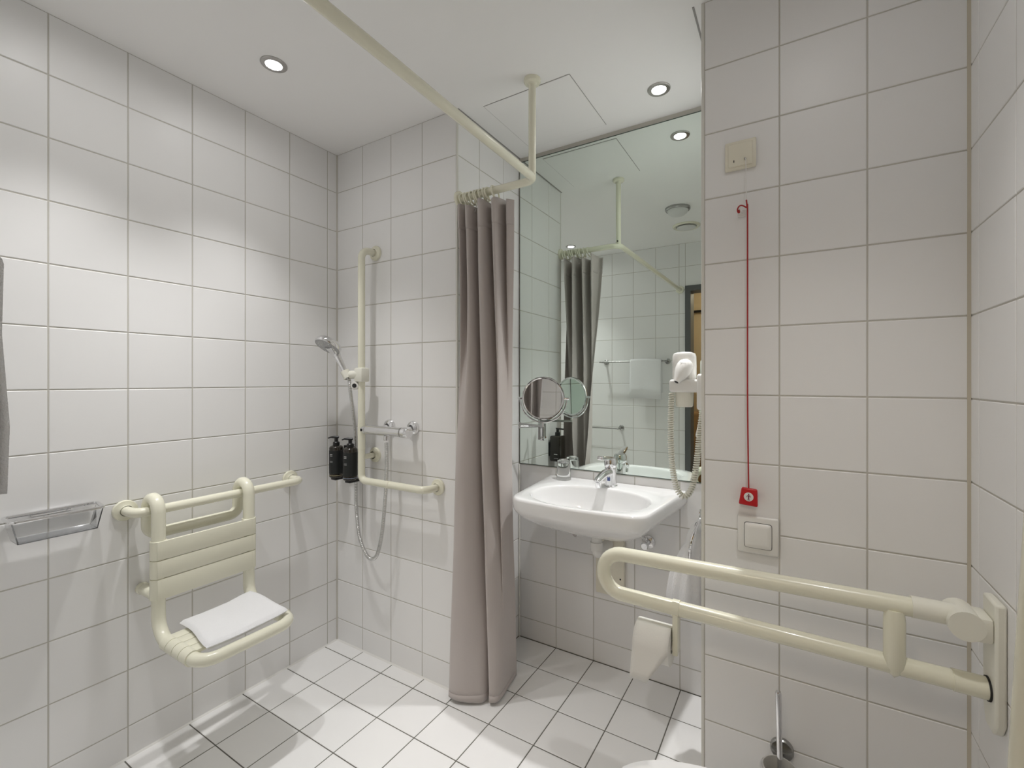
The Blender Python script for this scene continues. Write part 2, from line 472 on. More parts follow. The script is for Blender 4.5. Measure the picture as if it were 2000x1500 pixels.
# ------------------------------------------------------------------ ceiling lamps
def ceiling_spot(x, y, label, w=SPOT_W, z=ZC, col=(1.0, 0.99, 0.985)):
    t = Thing('ceiling_spotlight', label, 'spotlight', (x, y, z), 'recessed ceiling spots')
    t.part('trim_ring', G().lathe([(0.0445,0.0), (0.0445,-0.003), (0.042,-0.0055), (0.030,-0.0065), (0.0275,-0.005), (0.0275,-0.0005)], (x,y,z)), 'steel')
    t.part('lens', G().lathe([(0.0275,-0.0012), (0.018,-0.0022), (0.0,-0.0026)], (x,y,z)), 'lens')
    lo = bpy.data.objects.new('bulb', spot_data('bulb', w, col, 81, 1.0, 0.026))
    COL.objects.link(lo); lo.parent = t.o; lo.location = (0, 0, -0.012)
    return t
ceiling_spot(0.388, -0.556, 'lit ceiling spot above the shower seat, left of the curtain rail')
ceiling_spot(0.372, -1.053, 'lit ceiling spot of the shower nearest the doorway wall')
ceiling_spot(1.575, 0.305, 'lit ceiling spot close to the big mirror above the basin', w=SPOT_W*2.0)
ceiling_spot(2.108, -0.65, 'lit ceiling spot above the toilet', w=SPOT_W*0.6)
t = Thing('hall_fill', 'added round fill lamp on the hall ceiling, out of view', 'lamp', (1.7, -2.1, 2.4))  # unseen lamp added to lighten the hall and send warm light in
t.part('housing', G().lathe([(0.12,0), (0.12,-0.02), (0.112,-0.024), (0.11,-0.02), (0.11,0.0)], (1.7,-2.1,2.4)), 'steel')
t.part('diffuser', G().lathe([(0.11,-0.018), (0.08,-0.03), (0.0,-0.036)], (1.7,-2.1,2.4)), 'hall_fill_lens')
ld = bpy.data.lights.new('bulb', 'POINT'); ld.energy = HALL_FILL_W; ld.color = (1.0, 0.86, 0.68); ld.shadow_soft_size = 0.08
lo = bpy.data.objects.new('bulb', ld); COL.objects.link(lo); lo.parent = t.o; lo.location = (0,0,-0.14)

x, y = 1.365, -0.625
t = Thing('dome_lamp', 'unlit domed glass ceiling lamp with steel rim', 'lamp', (x, y, ZC))
t.part('rim', G().lathe([(0.082,0), (0.082,-0.012), (0.076,-0.018), (0.068,-0.018), (0.068,-0.002)], (x,y,ZC)), 'dsteel')
t.part('dome', G().lathe([(0.070,-0.014), (0.064,-0.032), (0.045,-0.047), (0.02,-0.053), (0.0,-0.054)], (x,y,ZC)), 'frost')
x, y = 1.345, -1.015
t = Thing('air_vent', 'round cream ceiling air valve', 'vent', (x, y, ZC))
t.part('ring', G().lathe([(0.10,0), (0.10,-0.005), (0.09,-0.012), (0.074,-0.008), (0.074,0)], (x,y,ZC)), 'cream')
t.part('disc', G().lathe([(0.0,-0.006), (0.045,-0.007), (0.066,-0.012), (0.069,-0.016), (0.06,-0.02), (0.0,-0.021)], (x,y,ZC)), 'frost')

# ------------------------------------------------------------------ big mirror
t = Thing('wall_mirror', 'large frameless mirror filling the niche above the basin', 'mirror', (1.3, YN, 0.907))
t.part('backing', G().box(XL2+0.006, XN2-0.006, YN-0.004, YN-0.0004, 0.907, 2.486), 'mirror_edge')
t.part('glass', G().box(XL2+0.009, XN2-0.009, YN-0.0052, YN-0.004, 0.911, 2.481), 'mirror', angle=20)

# ------------------------------------------------------------------ shower curtain rail
RZ = 2.122; RY = 0.01; RX = 1.176; RR = 0.0155
t = Thing('curtain_rail', 'cream angled shower curtain rail with ceiling post', 'rail', (RX, RY, RZ))
path = fillet([(1.208, YREAR+0.006, RZ-0.006), (RX, RY, RZ), (XL2+0.004, RY, RZ)], 0.042, 12)
t.part('rod', G().tube(path, RR, 20), 'cream')
t.part('post', G().tube([(RX-0.010, RY-0.010, RZ+0.006), (RX-0.010, RY-0.010, ZC-0.004)], 0.0145, 20), 'cream')
t.part('ceiling_flange', G().lathe([(0.033,0), (0.033,-0.010), (0.030,-0.015), (0.018,-0.018), (0.0148,-0.024)], (RX-0.010,RY-0.010,ZC)), 'cream')
t.part('wall_flange', G().lathe([(0.033,0.0005), (0.033,0.010), (0.030,0.014), (0.017,0.017)], (XL2,RY,RZ), (1,0,0)), 'cream')
t.part('wall_flange', G().lathe([(0.033,0.0005), (0.033,0.010), (0.030,0.014), (0.017,0.017)], (1.208,YREAR,RZ-0.006), (0,1,0)), 'cream')
t.part('clamp_screw', G().tube([(RX-0.010, RY-0.004, RZ+0.024), (RX-0.010, RY+0.009, RZ+0.024)], 0.004, 10), 'black')
ring_x = [0.822, 0.840, 0.857, 0.874, 0.891, 0.907, 0.922, 0.938, 0.957, 0.985]
ords = ['second','third','fourth','fifth','sixth','seventh','eighth','ninth']
RINGS = ['cream curtain ring nearest the tiled wall end of the rail'] + [w_ + ' cream curtain ring from the tiled wall end of the rail' for w_ in ords] + ['cream curtain ring nearest the bend of the rail']
for i, x in enumerate(ring_x):
    tl = 0.18*math.sin(i*2.1)
    single('curtain_ring', RINGS[i], 'curtain ring',
           G().torus((x, RY, RZ-0.011), 0.0285, 0.0036, (1, tl, 0.25), 26, 8), 'cream', (x, RY, RZ), group='curtain rings on the rail')

# ------------------------------------------------------------------ shower curtain
TOP = [(0.828,-0.022),(0.838,-0.016),(0.846,0.044),(0.854,0.046),(0.862,-0.014),(0.886,-0.022),(0.900,0.046),(0.912,0.048),(0.922,-0.012),(0.952,-0.022),(0.964,0.046),(0.974,0.048),(0.984,-0.006),(1.008,-0.014),(1.018,0.042),(1.030,0.042),(1.046,0.004),(1.076,0.012)]
MID = [(0.830,0.030),(0.826,-0.020),(0.838,-0.042),(0.866,-0.046),(0.892,-0.034),(0.910,0.004),(0.914,0.070),(0.922,0.070),(0.928,0.004),(0.950,-0.012),(0.968,0.010),(0.974,0.048),(0.982,0.044),(1.000,0.008),(1.008,0.014),(1.012,0.040),(1.013,0.070),(1.014,0.090)]
BOT = [(0.815,0.030),(0.789,-0.010),(0.790,-0.048),(0.822,-0.056),(0.862,-0.044),(0.900,-0.024),(0.932,0.004),(0.937,0.070),(0.944,0.068),(0.952,0.012),(0.972,0.012),(0.990,0.030),(0.990,0.066),(0.982,0.100),(0.976,0.130),(0.972,0.160),(0.966,0.190),(0.960,0.215)]
TOP = [(x_, 0.006 + (y_-0.006)*1.45) for x_, y_ in TOP]
MID = [(x_, 0.012 + (y_-0.012)*1.3) if x_ < 1.005 else (x_, y_) for x_, y_ in MID]
def curtain_grid(z0, z1, nz, off=0.0):
    vs = []; NU = None
    for j in range(nz+1):
        z = z0 + (z1-z0)*j/nz
        s = (2.055 - z)/2.04            # 0 top .. 1 bottom
        ctl = []
        for a, b, c in zip(TOP, MID, BOT):
            if s < 0.5:
                w = s/0.5; w = w*w*(3-2*w)*0.5 + w*0.5
                p = (a[0]*(1-w)+b[0]*w, a[1]*(1-w)+b[1]*w)
            else:
                w = (s-0.5)/0.5
                p = (b[0]*(1-w)+c[0]*w, b[1]*(1-w)+c[1]*w)
            ctl.append((p[0], p[1], z))
        row = catmull(ctl, 6)
        NU = len(row)
        for i, p in enumerate(row):
            u = i/(NU-1)
            k = noise.noise(Vector((u*7.0, z*1.6, 3.1)))*0.006*min(1, 0.3+s*2)
            k2 = noise.noise(Vector((u*20.0, z*5, 9.1)))*0.0015
            zz = z
            if j == 0 or (z1 > 2.0 and j == nz):
                zz = z + (0.010*math.sin(u*17.0) if z > 2 else 0.006*math.sin(u*9.0+1))
            vs.append(Vector((p.x + k*0.6, p.y + k + k2 + off, zz)))
    fs = [(j*NU+i, j*NU+i+1, (j+1)*NU+i+1, (j+1)*NU+i) for j in range(nz) for i in range(NU-1)]
    return G().add(vs, fs)
def solid(o, th, off=0.0):
    md = o.modifiers.new('thickness', 'SOLIDIFY'); md.thickness = th; md.offset = off
t = Thing('shower_curtain', 'taupe grey fabric shower curtain gathered beside the basin', 'curtain', (0.93, 0.02, 0.015))
o = t.part('cloth', curtain_grid(0.018, 2.005, 44), 'curtain', angle=80); solid(o, 0.0012)
o = t.part('header_band', curtain_grid(1.972, 2.074, 5, off=-0.0016), 'curtain', angle=80); solid(o, 0.0024)
o = t.part('hem', curtain_grid(0.016, 0.042, 2, off=-0.0012), 'curtain', angle=80); solid(o, 0.0022)
for i, x in enumerate(ring_x[:8]):
    ii = min(len(TOP)-1, int(i*2)); p = TOP[ii]
    t.part('hook', G().tube(catmull([(x, RY, RZ-0.040), (x+0.002, RY-0.006, RZ-0.055), (p[0]*0.4+x*0.6, p[1]*0.5-0.004, 2.048), (p[0]*0.4+x*0.6, p[1]*0.5-0.010, 2.038)], 4), 0.0014, 6), 'chrome')

# ------------------------------------------------------------------ rail and folding seat on the left wall
def flange(o, axis, r=0.036):
    return G().lathe([(r,0.0006), (r,0.007), (r*0.94,0.0105), (r*0.62,0.012), (0.0185,0.0145), (0.0185,0.02)], o, axis, 32)
SX, SZ = 0.092, 0.884
t = Thing('grab_rail', 'cream wall rail that the shower seat hangs from', 'grab rail', (0, -0.55, SZ))
t.part('tube', G().tube(fillet([(0.004,-0.862,SZ), (SX,-0.862,SZ), (SX,-0.256,SZ), (0.004,-0.256,SZ)], 0.034, 10), 0.0165, 18), 'cream')
for yy in (-0.862, -0.256): t.part('wall_flange', flange((0,yy,SZ), (1,0,0)), 'cream')
YL, YRt = -0.812, -0.510
t = Thing('shower_chair', 'cream hang-on shower seat with slatted back on the left wall', 'shower seat', (0.2, -0.66, 0.43))
SXB, SXF = 0.052, 0.134
zs = 0.452
loop = []
def side(y):
    a = [(SXB, y, 0.800)]
    hook = [(SX - 0.041*math.cos(i*PI/8), y, 0.885 + 0.041*math.sin(i*PI/8)) for i in range(9)]
    return hook
pl = [Vector((SX-0.041, YL, 0.86))] + [Vector(p) for p in side(YL)]
pr_ = [Vector(p) for p in side(YRt)][::-1] + [Vector((SX-0.041, YRt, 0.86))]
down_l = fillet([(SX+0.041, YL, 0.87), (SX+0.041, YL, zs), (0.437, YL, zs), (0.437, YRt, zs), (SX+0.041, YRt, zs), (SX+0.041, YRt, 0.87)], [0,0.075,0.055,0.055,0.075,0], 10)
back = fillet([(SX-0.041, YRt, 0.86), (SX-0.041, YRt, 0.792), (SX-0.041, YL, 0.792), (SX-0.041, YL, 0.86)], 0.05, 8)
full = pl[1:] + down_l[1:-1] + pr_[:-1] + back[:-1]
fr = t.part('frame', G().tube(full, 0.0205, 18, closed=True), 'cream')
def sleeve_slat(z0, z1):
    g = G()
    g.rbox(0.146, 0.1575, YL-0.012, YRt+0.012, z0, z1, 0.003)
    for y in (YL, YRt):
        g.lathe([(0.0200,0), (0.0246,0.0008), (0.0246,z1-z0-0.0008), (0.0200,z1-z0)], (SX+0.041, y, z0), (0,0,1), 22)
    return g
for z0, z1 in ((0.722,0.786), (0.658,0.7195), (0.584,0.6555)):
    t.part('back_slat', sleeve_slat(z0, z1), 'cream')
for i in range(4):
    x0 = 0.200 + i*0.0455; x1 = x0 + 0.0440
    g = G().rbox(x0, x1, YL-0.010, YRt+0.010, zs+0.010, zs+0.0225, 0.003)
    for y in (YL, YRt):
        g.lathe([(0.0200,0), (0.0246,0.0008), (0.0246,x1-x0-0.0008), (0.0200,x1-x0)], (x0, y, zs), (1,0,0), 22)
    t.part('seat_slat', g, 'cream')
for y in (YL, YRt):
    t.part('wall_spacer', G().tube([(0.012,y,0.590), (SX+0.038,y,0.590)], 0.0185, 16).lathe([(0.0,0.0006), (0.021,0.001), (0.021,0.012), (0.0185,0.016)], (0,y,0.590), (1,0,0), 20), 'cream')

# folded towel lying on the seat
def folded_towel():
    g = G(); nx, ny = 26, 34
    x0, x1, y0, y1 = 0.168, 0.418, -0.786, -0.512
    zb = zs + 0.0235
    def pos(u, v, top):
        x = x0 + (x1-x0)*u; y = y0 + (y1-y0)*v
        x += 0.012*math.sin(v*3.0+0.4) - 0.018*v*(1-u)
        y += 0.006*math.sin(u*5.0) + 0.020*(1-u)*(1-v)
        e = min(u, 1-u)*(x1-x0); e2 = min(v, 1-v)*(y1-y0)
        ed = min(1, min(e, e2)/0.012); ed = math.sqrt(max(0, 1-(1-ed)**2))
        th = 0.024 + 0.004*noise.noise(Vector((u*3, v*3, 1)))
        dip = -0.004*math.sin(v*PI)*(0.5+0.5*u)
        if top: return Vector((x, y, zb + th*0.5 + (th*0.5)*ed + dip*0.6 + 0.0012*noise.noise(Vector((u*14, v*14, 2)))))
        return Vector((x, y, zb + th*0.5 - (th*0.5)*ed))
    for top in (True, False):
        vs = [pos(i/nx, j/ny, top) for j in range(ny+1) for i in range(nx+1)]
        fs = [(j*(nx+1)+i, j*(nx+1)+i+1, (j+1)*(nx+1)+i+1, (j+1)*(nx+1)+i) for j in range(ny) for i in range(nx)]
        g.add(vs, fs)
    return g
single('folded_towel', 'folded white towel lying on the shower seat', 'towel', folded_towel(), 'towel', (0.29, -0.65, zs+0.0235), angle=70)

# soap basket
t = Thing('soap_basket', 'small clear and chrome soap basket on the left wall', 'basket', (0, -1.045, 0.875))
ya, yb = -1.150, -0.938; zt, zb = 0.932, 0.862
t.part('rim', G().tube(fillet([(0.012,ya,zt), (0.105,ya-0.002,zt), (0.105,yb-0.010,zt), (0.012,yb,zt)], 0.012, 6, closed=True), 0.0050, 10, closed=True), 'chrome')
t.part('back_plate', G().rbox(0.0006, 0.008, -1.09, -1.0, zt-0.012, zt+0.004, 0.002), 'chrome')
def wallp(a, b, c, d, th): return G().prism([a, b, c, d], th)
t.part('front_panel', G().prism([(0.104,ya,zt), (0.104,yb-0.01,zt), (0.088,yb-0.02,zb), (0.088,ya+0.016,zb)], (-0.003,0,0)), 'acrylic')
t.part('side_panel', G().prism([(0.012,ya,zt), (0.104,ya,zt), (0.088,ya+0.016,zb), (0.016,ya+0.016,zb)], (0,0.003,0)), 'acrylic')
t.part('side_panel', G().prism([(0.012,yb,zt), (0.104,yb-0.01,zt), (0.088,yb-0.02,zb), (0.016,yb-0.018,zb)], (0,-0.003,0)), 'acrylic')
t.part('floor_plate', G().box(0.016, 0.088, ya+0.016, yb-0.02, zb, zb+0.003), 'acrylic')
for i in range(9):
    xx = 0.021 + i*0.0078
    t.part('rib', G().rbox(xx, xx+0.0022, ya+0.02, yb-0.024, zb+0.003, zb+0.0065, 0.0006, 1), 'acrylic')

# ------------------------------------------------------------------ shower bar, holder, hand shower
BY = -0.082; BX = 0.287
t = Thing('shower_grab_bar', 'cream L-shaped grab bar on the shower wall', 'grab rail', (BX, 0, 0.87))
t.part('tube', G().tube(fillet([(BX+0.006,-0.004,1.958), (BX,BY,1.958), (BX,BY,0.873), (0.690,BY,0.873), (0.690,-0.004,0.873)], [0,0.045,0.03,0.045,0], 10), 0.0165, 18), 'cream')
t.part('wall_flange', flange((BX+0.006,0,1.958), (0,-1,0)), 'cream')
t.part('wall_flange', flange((0.690,0,0.873), (0,-1,0)), 'cream')
t.part('wall_flange', flange((BX+0.003,0,0.982), (0,-1,0)), 'cream')
t.part('stub', G().tube([(BX+0.003,-0.004,0.982), (BX,BY,0.982)], 0.013, 16), 'cream')
t.part('joint', G().tube([(0.468,BY,0.873), (0.476,BY,0.873)], 0.0175, 18), 'cream_old')
t.part('sleeve', G().tube([(BX,BY,1.02), (BX,BY,1.14)], 0.0175, 18), 'cream')
t = Thing('shower_holder', 'white sliding hand-shower holder clamped on the cream bar', 'holder', (BX, BY, 1.32))
t.part('clamp', G().rbox(BX-0.024, BX+0.030, BY-0.026, BY+0.024, 1.335, 1.402, 0.008), 'cream2')
ax = Vector((-0.075, -0.05, 0.0))
hb = Vector((0.222, -0.116, 1.372)); he = Vector((0.170, -0.130, 1.466)); hd = (he-hb).normalized()
t.part('arm', G().tube([(BX-0.010,BY-0.008,1.371), (0.238,-0.106,1.369)], 0.0195, 20), 'cream2')
t.part('fork', G().lathe([(0.0150,-0.022), (0.0195,-0.022), (0.0205,0.016), (0.0150,0.016)], hb, hd, 22, close=True), 'cream2')
ka = Vector((0.50, -0.86, 0.0))
k = t.part('knob', G().lathe([(0.0,-0.012), (0.0175,-0.012), (0.0190,0.004), (0.0190,0.014), (0.0165,0.018), (0.0,0.018)], (0.262,-0.094,1.318), ka, 24), 'white')
t.part('button', G().lathe([(0.0,0.018), (0.0102,0.018), (0.0098,0.0205), (0.0,0.021)], (0.262,-0.094,1.318), ka, 20), 'black', under=k)

# hand shower
t = Thing('hand_shower', 'round chrome hand shower pointing left in its holder', 'hand shower', hb)
t.part('handle', G().tube([hb-hd*0.02, hb+hd*0.02, hb+hd*0.07, he], 0.012, 18, rmod=lambda i: (0.0105,0.0125,0.0145,0.0165)[i]), 'chrome')
hn = Vector((-0.02, -0.55, -0.835)).normalized()       # spray direction
hc = Vector((0.166, -0.171, 1.506))
t.part('neck', G().tube([he-hd*0.012, he+hd*0.008, hc-hn*0.012+Vector((0.008,0.004,-0.006))], 0.016, 16, rmod=lambda i: (0.0168,0.021,0.032)[i]), 'chrome')
t.part('head', G().lathe([(0.0,-0.027), (0.034,-0.025), (0.053,-0.018), (0.0605,-0.008), (0.0625,0.003), (0.060,0.009), (0.058,0.010)], hc, hn, 44), 'chrome')
sf = t.part('spray_face', G().lathe([(0.059,0.0085), (0.055,0.0105), (0.0,0.0115)], hc, hn, 44), 'spray')
q = Vector((0,0,1)).rotation_difference(hn)
for rr_, nn_ in ((0.042, 14), (0.024, 8)):
    for k in range(nn_):
        a = 2*PI*k/nn_
        t.part('nozzle', G().lathe([(0.0024,0.0105), (0.0016,0.0135), (0.0,0.0135)], hc + q @ Vector((rr_*math.cos(a), rr_*math.sin(a), 0)), hn, 8), 'frost', under=sf)

# thermostatic mixer
ty, tz = -0.075, 1.112
t = Thing('shower_mixer', 'chrome thermostatic shower mixer with two wall roses', 'mixer', (0.44, 0, tz))
t.part('body', G().tube([(0.300,ty,tz), (0.306,ty,tz), (0.545,ty,tz), (0.548,ty,tz)], 0.0215, 26), 'chrome')
kn = t.part('temperature_knob', G().lathe([(0.0,0.0), (0.021,0.0), (0.0245,0.004), (0.0245,0.036), (0.022,0.040), (0.0,0.040)], (0.548,ty,tz), (1,0,0), 26), 'chrome')
t.part('groove', G().tube([(0.541,ty,tz), (0.5465,ty,tz)], 0.0222, 26), 'dsteel')
kf = t.part('flow_knob', G().lathe([(0.0,0.0), (0.018,0.0), (0.0225,-0.006), (0.0225,0.026), (0.0,0.026)], (0.292,ty,tz), (1,0,0), 26), 'chrome')
t.part('mark', G().rbox(0.298, 0.309, ty-0.0246, ty-0.021, tz-0.006, tz+0.006, 0.001, 1), 'black', under=kf)
for xx in (0.388, 0.540):
    t.part('wall_rose', G().lathe([(0.034,0.0006), (0.034,0.004), (0.030,0.013), (0.020,0.019), (0.016,0.020)], (xx,0,tz+0.012), (0,-1,0), 30), 'chrome')
    t.part('inlet', G().tube([(xx,-0.012,tz+0.010), (xx,ty+0.010,tz+0.004)], 0.0135, 18), 'chrome')
t.part('outlet', G().lathe([(0.0,0.0), (0.011,0.0), (0.0125,0.008), (0.0125,0.020), (0.010,0.022)], (0.445,ty,tz-0.042), (0,0,1), 18), 'chrome')

# hose
hp = catmull([hb-hd*0.016, hb-hd*0.032, (0.244,-0.112,1.30), (0.232,-0.090,1.22), (0.205,-0.052,1.10), (0.180,-0.026,0.97), (0.176,-0.024,0.86), (0.198,-0.040,0.73), (0.258,-0.070,0.600), (0.312,-0.078,0.532), (0.352,-0.080,0.515), (0.390,-0.080,0.542), (0.420,-0.079,0.64), (0.440,-0.077,0.80), (0.448,-0.075,0.95), (0.445,-0.075,1.06)], 14)
hp = resample(hp, 0.0019)
single('shower_hose', 'ribbed metal shower hose hanging in a loop', 'hose',
       G().tube(hp, 0.0085, 10, rmod=lambda i: 0.0088 if (i % 4) > 1 else 0.0068), 'hose', (0.30, -0.05, 0.51), angle=50)

# two soap dispensers in their wall bracket
t = Thing('dispenser_bracket', 'black double bracket for bottles in the shower corner', 'bracket', (0.14, 0, 0.86))
t.part('back_plate', G().rbox(0.060, 0.150, -0.034, -0.0006, 0.905, 0.925, 0.002), 'black')
t.part('top_plate', G().rbox(0.132, 0.160, -0.062, -0.0006, 1.006, 1.024, 0.002), 'black')
def bottle(x, y, zb, label, linemat):
    t = Thing('soap_dispenser', label, 'soap bottle', (x, y, zb), 'soap dispensers in the shower corner')
    r = 0.0325; h = 0.152
    t.part('body', G().lathe([(0.0,0.0), (r-0.004,0.0), (r,0.005), (r,h-0.008), (r-0.003,h-0.002), (r-0.010,h+0.002), (0.013,h+0.004), (0.0,h+0.004)], (x,y,zb), (0,0,1), 30), 'bottle')
    lb = t.part('label_wrap', G().lathe([(r+0.0002,0.020), (r+0.0006,0.0205), (r+0.0006,h-0.020), (r+0.0002,h-0.0195)], (x,y,zb), (0,0,1), 30), 'label')
    def band(z0, z1, a0, a1, m, name):
        n = 8; vs = []; fs = []
        for i in range(n+1):
            a = a0 + (a1-a0)*i/n
            for z in (z0, z1):
                vs.append((x+(r+0.0010)*math.cos(a), y+(r+0.0010)*math.sin(a), zb+z))
        fs = [(2*i, 2*i+2, 2*i+3, 2*i+1) for i in range(n)]
        t.part(name, G().add(vs, fs), m, under=lb)
    A = math.atan2(-1.4, 1.85)
    for dz, w in ((0.112,0.0042), (0.1055,0.0036), (0.080,0.0018), (0.075,0.0016)):
        band(dz, dz+w, A-1.0, A-0.55 if w > 0.003 else A-0.5, 'print', 'printed_line')
    band(0.010, 0.0125, A-1.5, A+1.5, linemat, 'colour_line')
    t.part('cap', G().lathe([(0.0,h), (0.0155,h), (0.0155,h+0.018), (0.013,h+0.021), (0.0085,h+0.022), (0.0085,h+0.040), (0.0,h+0.040)], (x,y,zb), (0,0,1), 20), 'black')
    u = Vector((-0.75, -0.66, 0))
    P0 = Vector((x, y, zb+h+0.043))
    t.part('pump_spout', G().tube([P0-u*0.012, P0+u*0.008, P0+u*0.026, P0+u*0.038+Vector((0,0,-0.004))], 0.0042, 10, rmod=lambda i: (0.006,0.0065,0.004,0.0028)[i]), 'black')
    t.part('foot', G().rbox(x-0.014, x+0.022, y-0.020, y+0.05, zb-0.012, zb-0.0003, 0.002), 'black')
bottle(0.098, -0.078, 0.868, 'black pump bottle nearest the shower corner, with pale gold line', 'gold')
bottle(0.212, -0.086, 0.868, 'black pump bottle beside the cream bar, with blue line', 'blueline')

# ------------------------------------------------------------------ basin
BC = Vector((1.312, 0.265))
ZT = 0.866
ol = fillet([(0.980,0.5045,0), (1.034,0.030,0), (1.312,0.006,0), (1.592,0.030,0), (1.644,0.5045,0)], [0,0.075,0.8,0.075,0], 14)
ol2 = [(p.x, p.y) for p in ol] + [(0.980, 0.5045)]
angs = sorted([2*PI*i/112 for i in range(112)] + [math.atan2(0.5045-BC.y, 0.980-BC.x) % (2*PI), math.atan2(0.5045-BC.y, 1.644-BC.x) % (2*PI)])
def ray_outline(a):
    d = Vector((math.cos(a), math.sin(a))); best = 0
    for (ax_, ay_), (bx_, by_) in zip(ol2[:-1], ol2[1:]):
        ex, ey = bx_-ax_, by_-ay_
        den = d.x*ey - d.y*ex
        if abs(den) < 1e-12: continue
        tt = ((ax_-BC.x)*ey - (ay_-BC.y)*ex)/den
        s_ = ((ax_-BC.x)*d.y - (ay_-BC.y)*d.x)/den
        if tt > 0 and -1e-6 <= s_ <= 1+1e-6: best = max(best, tt)
    return BC + d*best
OUT = [ray_outline(a) for a in angs]
def o_ring(k, z, wallfix=True, cy=None):
    r = []
    for p in OUT:
        c = Vector((BC.x, 0.36 if cy is None else cy))
        q_ = c + (p-c)*k
        if wallfix and p.y > 0.47:
            w = (p.y-0.47)/0.0345
            q_.y = q_.y*(1-w) + p.y*w
        r.append(Vector((q_.x, q_.y, z)))
    return r
EC = Vector((1.312, 0.212)); EA, EB = 0.244, 0.170
def e_ring(k, z, dy=0.0):
    r = []
    for p in OUT:
        d = p - EC; a = math.atan2(d.y/EB, d.x/EA)
        ca, sa = math.cos(a), math.sin(a)
        sq = 1.0 + 0.05*abs(math.sin(2*a))
        r.append(Vector((EC.x + EA*k*sq*ca, EC.y + dy + EB*k*sq*sa, z)))
    return r
def mix(a, b, w, z): return [Vector((p.x*(1-w)+q_.x*w, p.y*(1-w)+q_.y*w, z)) for p, q_ in zip(a, b)]
rings = [o_ring(0.10, 0.684), o_ring(0.28, 0.688), o_ring(0.46, 0.702), o_ring(0.64, 0.726), o_ring(0.80, 0.756), o_ring(0.92, 0.786), o_ring(0.975, 0.806),
         o_ring(0.996, 0.822), o_ring(1.0, 0.842), o_ring(0.998, 0.855), o_ring(0.990, 0.863), o_ring(0.975, ZT)]
rim = rings[-1]
rings += [mix(rim, e_ring(1.06, 0), 0.5, ZT-0.001), e_ring(1.045, ZT-0.0015), e_ring(1.025, ZT-0.003), e_ring(1.008, ZT-0.007), e_ring(0.998, ZT-0.014), e_ring(0.985, ZT-0.034), e_ring(0.955, ZT-0.066, 0.002), e_ring(0.89, ZT-0.098, 0.006),
          e_ring(0.75, ZT-0.120, 0.016), e_ring(0.50, ZT-0.136, 0.034), e_ring(0.25, ZT-0.144, 0.048), e_ring(0.12, ZT-0.146, 0.055)]
t = Thing('washbasin', 'white ceramic wall basin with oval bowl in the niche', 'basin', (1.34, YN, 0.67))
t.part('bowl', G().loft(rings), 'ceramic', angle=60)
t.part('drain', G().lathe([(0.0,0.004), (0.012,0.004), (0.022,0.003), (0.029,0.001), (0.030,-0.004)], (EC.x, EC.y+0.055, ZT-0.146), (0,0,1), 24), 'chrome')

# tap
tx, tyy = 1.326, 0.438
t = Thing('basin_tap', 'chrome single lever tap on the back of the basin', 'tap', (tx, tyy, ZT))
TD = Vector((-0.10, -0.995, 0)).normalized(); TS = Vector((TD.y, -TD.x, 0))
def TP(f_, s_, z_): return Vector((tx, tyy, ZT+z_)) + TD*f_ + TS*s_
bd = t.part('body', G().lathe([(0.0,0.0), (0.030,0.0), (0.030,0.003), (0.0275,0.006), (0.0258,0.030), (0.0258,0.055), (0.0272,0.075), (0.0275,0.084), (0.026,0.086), (0.0,0.086)], (tx,tyy,ZT), (0,0,1), 32), 'chrome')
t.part('sticker', G().add([TP(0.0262,-0.008,0.026), TP(0.0262,0.006,0.026), TP(0.0262,0.006,0.042), TP(0.0262,-0.008,0.042)], [(0,1,2,3)]), 'blue', under=bd)
t.part('spout', G().tube(catmull([TP(0.004,0,0.062), TP(0.04,0,0.066), TP(0.085,0,0.060), TP(0.128,0,0.046), TP(0.136,0,0.040)], 6), 0.018, 20, rmod=lambda i: 0.0200-0.00025*i), 'chrome')
t.part('aerator', G().lathe([(0.0,-0.014), (0.0125,-0.014), (0.0130,0.0), (0.012,0.010), (0.0,0.010)], TP(0.124,0,0.030), (0,-0.2,1), 20), 'chrome')
t.part('cap', G().lathe([(0.0,0.0865), (0.0285,0.0865), (0.0302,0.091), (0.0300,0.114), (0.0255,0.126), (0.012,0.131), (0.0,0.132)], (tx,tyy,ZT), (0,0,1), 32), 'chrome')
lm = Matrix.Translation((tx, tyy, ZT+0.121)) @ Matrix.Rotation(math.atan2(TD.x, -TD.y), 4, 'Z') @ Matrix.Rotation(R(-9), 4, 'X')
t.part('lever', G().rbox(-0.0135, 0.0135, -0.112, 0.018, -0.008, 0.010, 0.005, 3, lm), 'chrome')

# drinking glass upside up on the ledge
gx, gy = 1.082, 0.452
single('drinking_glass', 'clear drinking glass turned upside down on the basin ledge', 'glass',
       G().lathe([(0.0345,0.0006), (0.0360,0.002), (0.0310,0.090), (0.029,0.0935), (0.0,0.0935), (0.0,0.078), (0.0265,0.080), (0.0285,0.078), (0.0335,0.003), (0.0345,0.0006)], (gx,gy,ZT-0.0005), (0,0,1), 40), 'glass', (gx,gy,ZT))

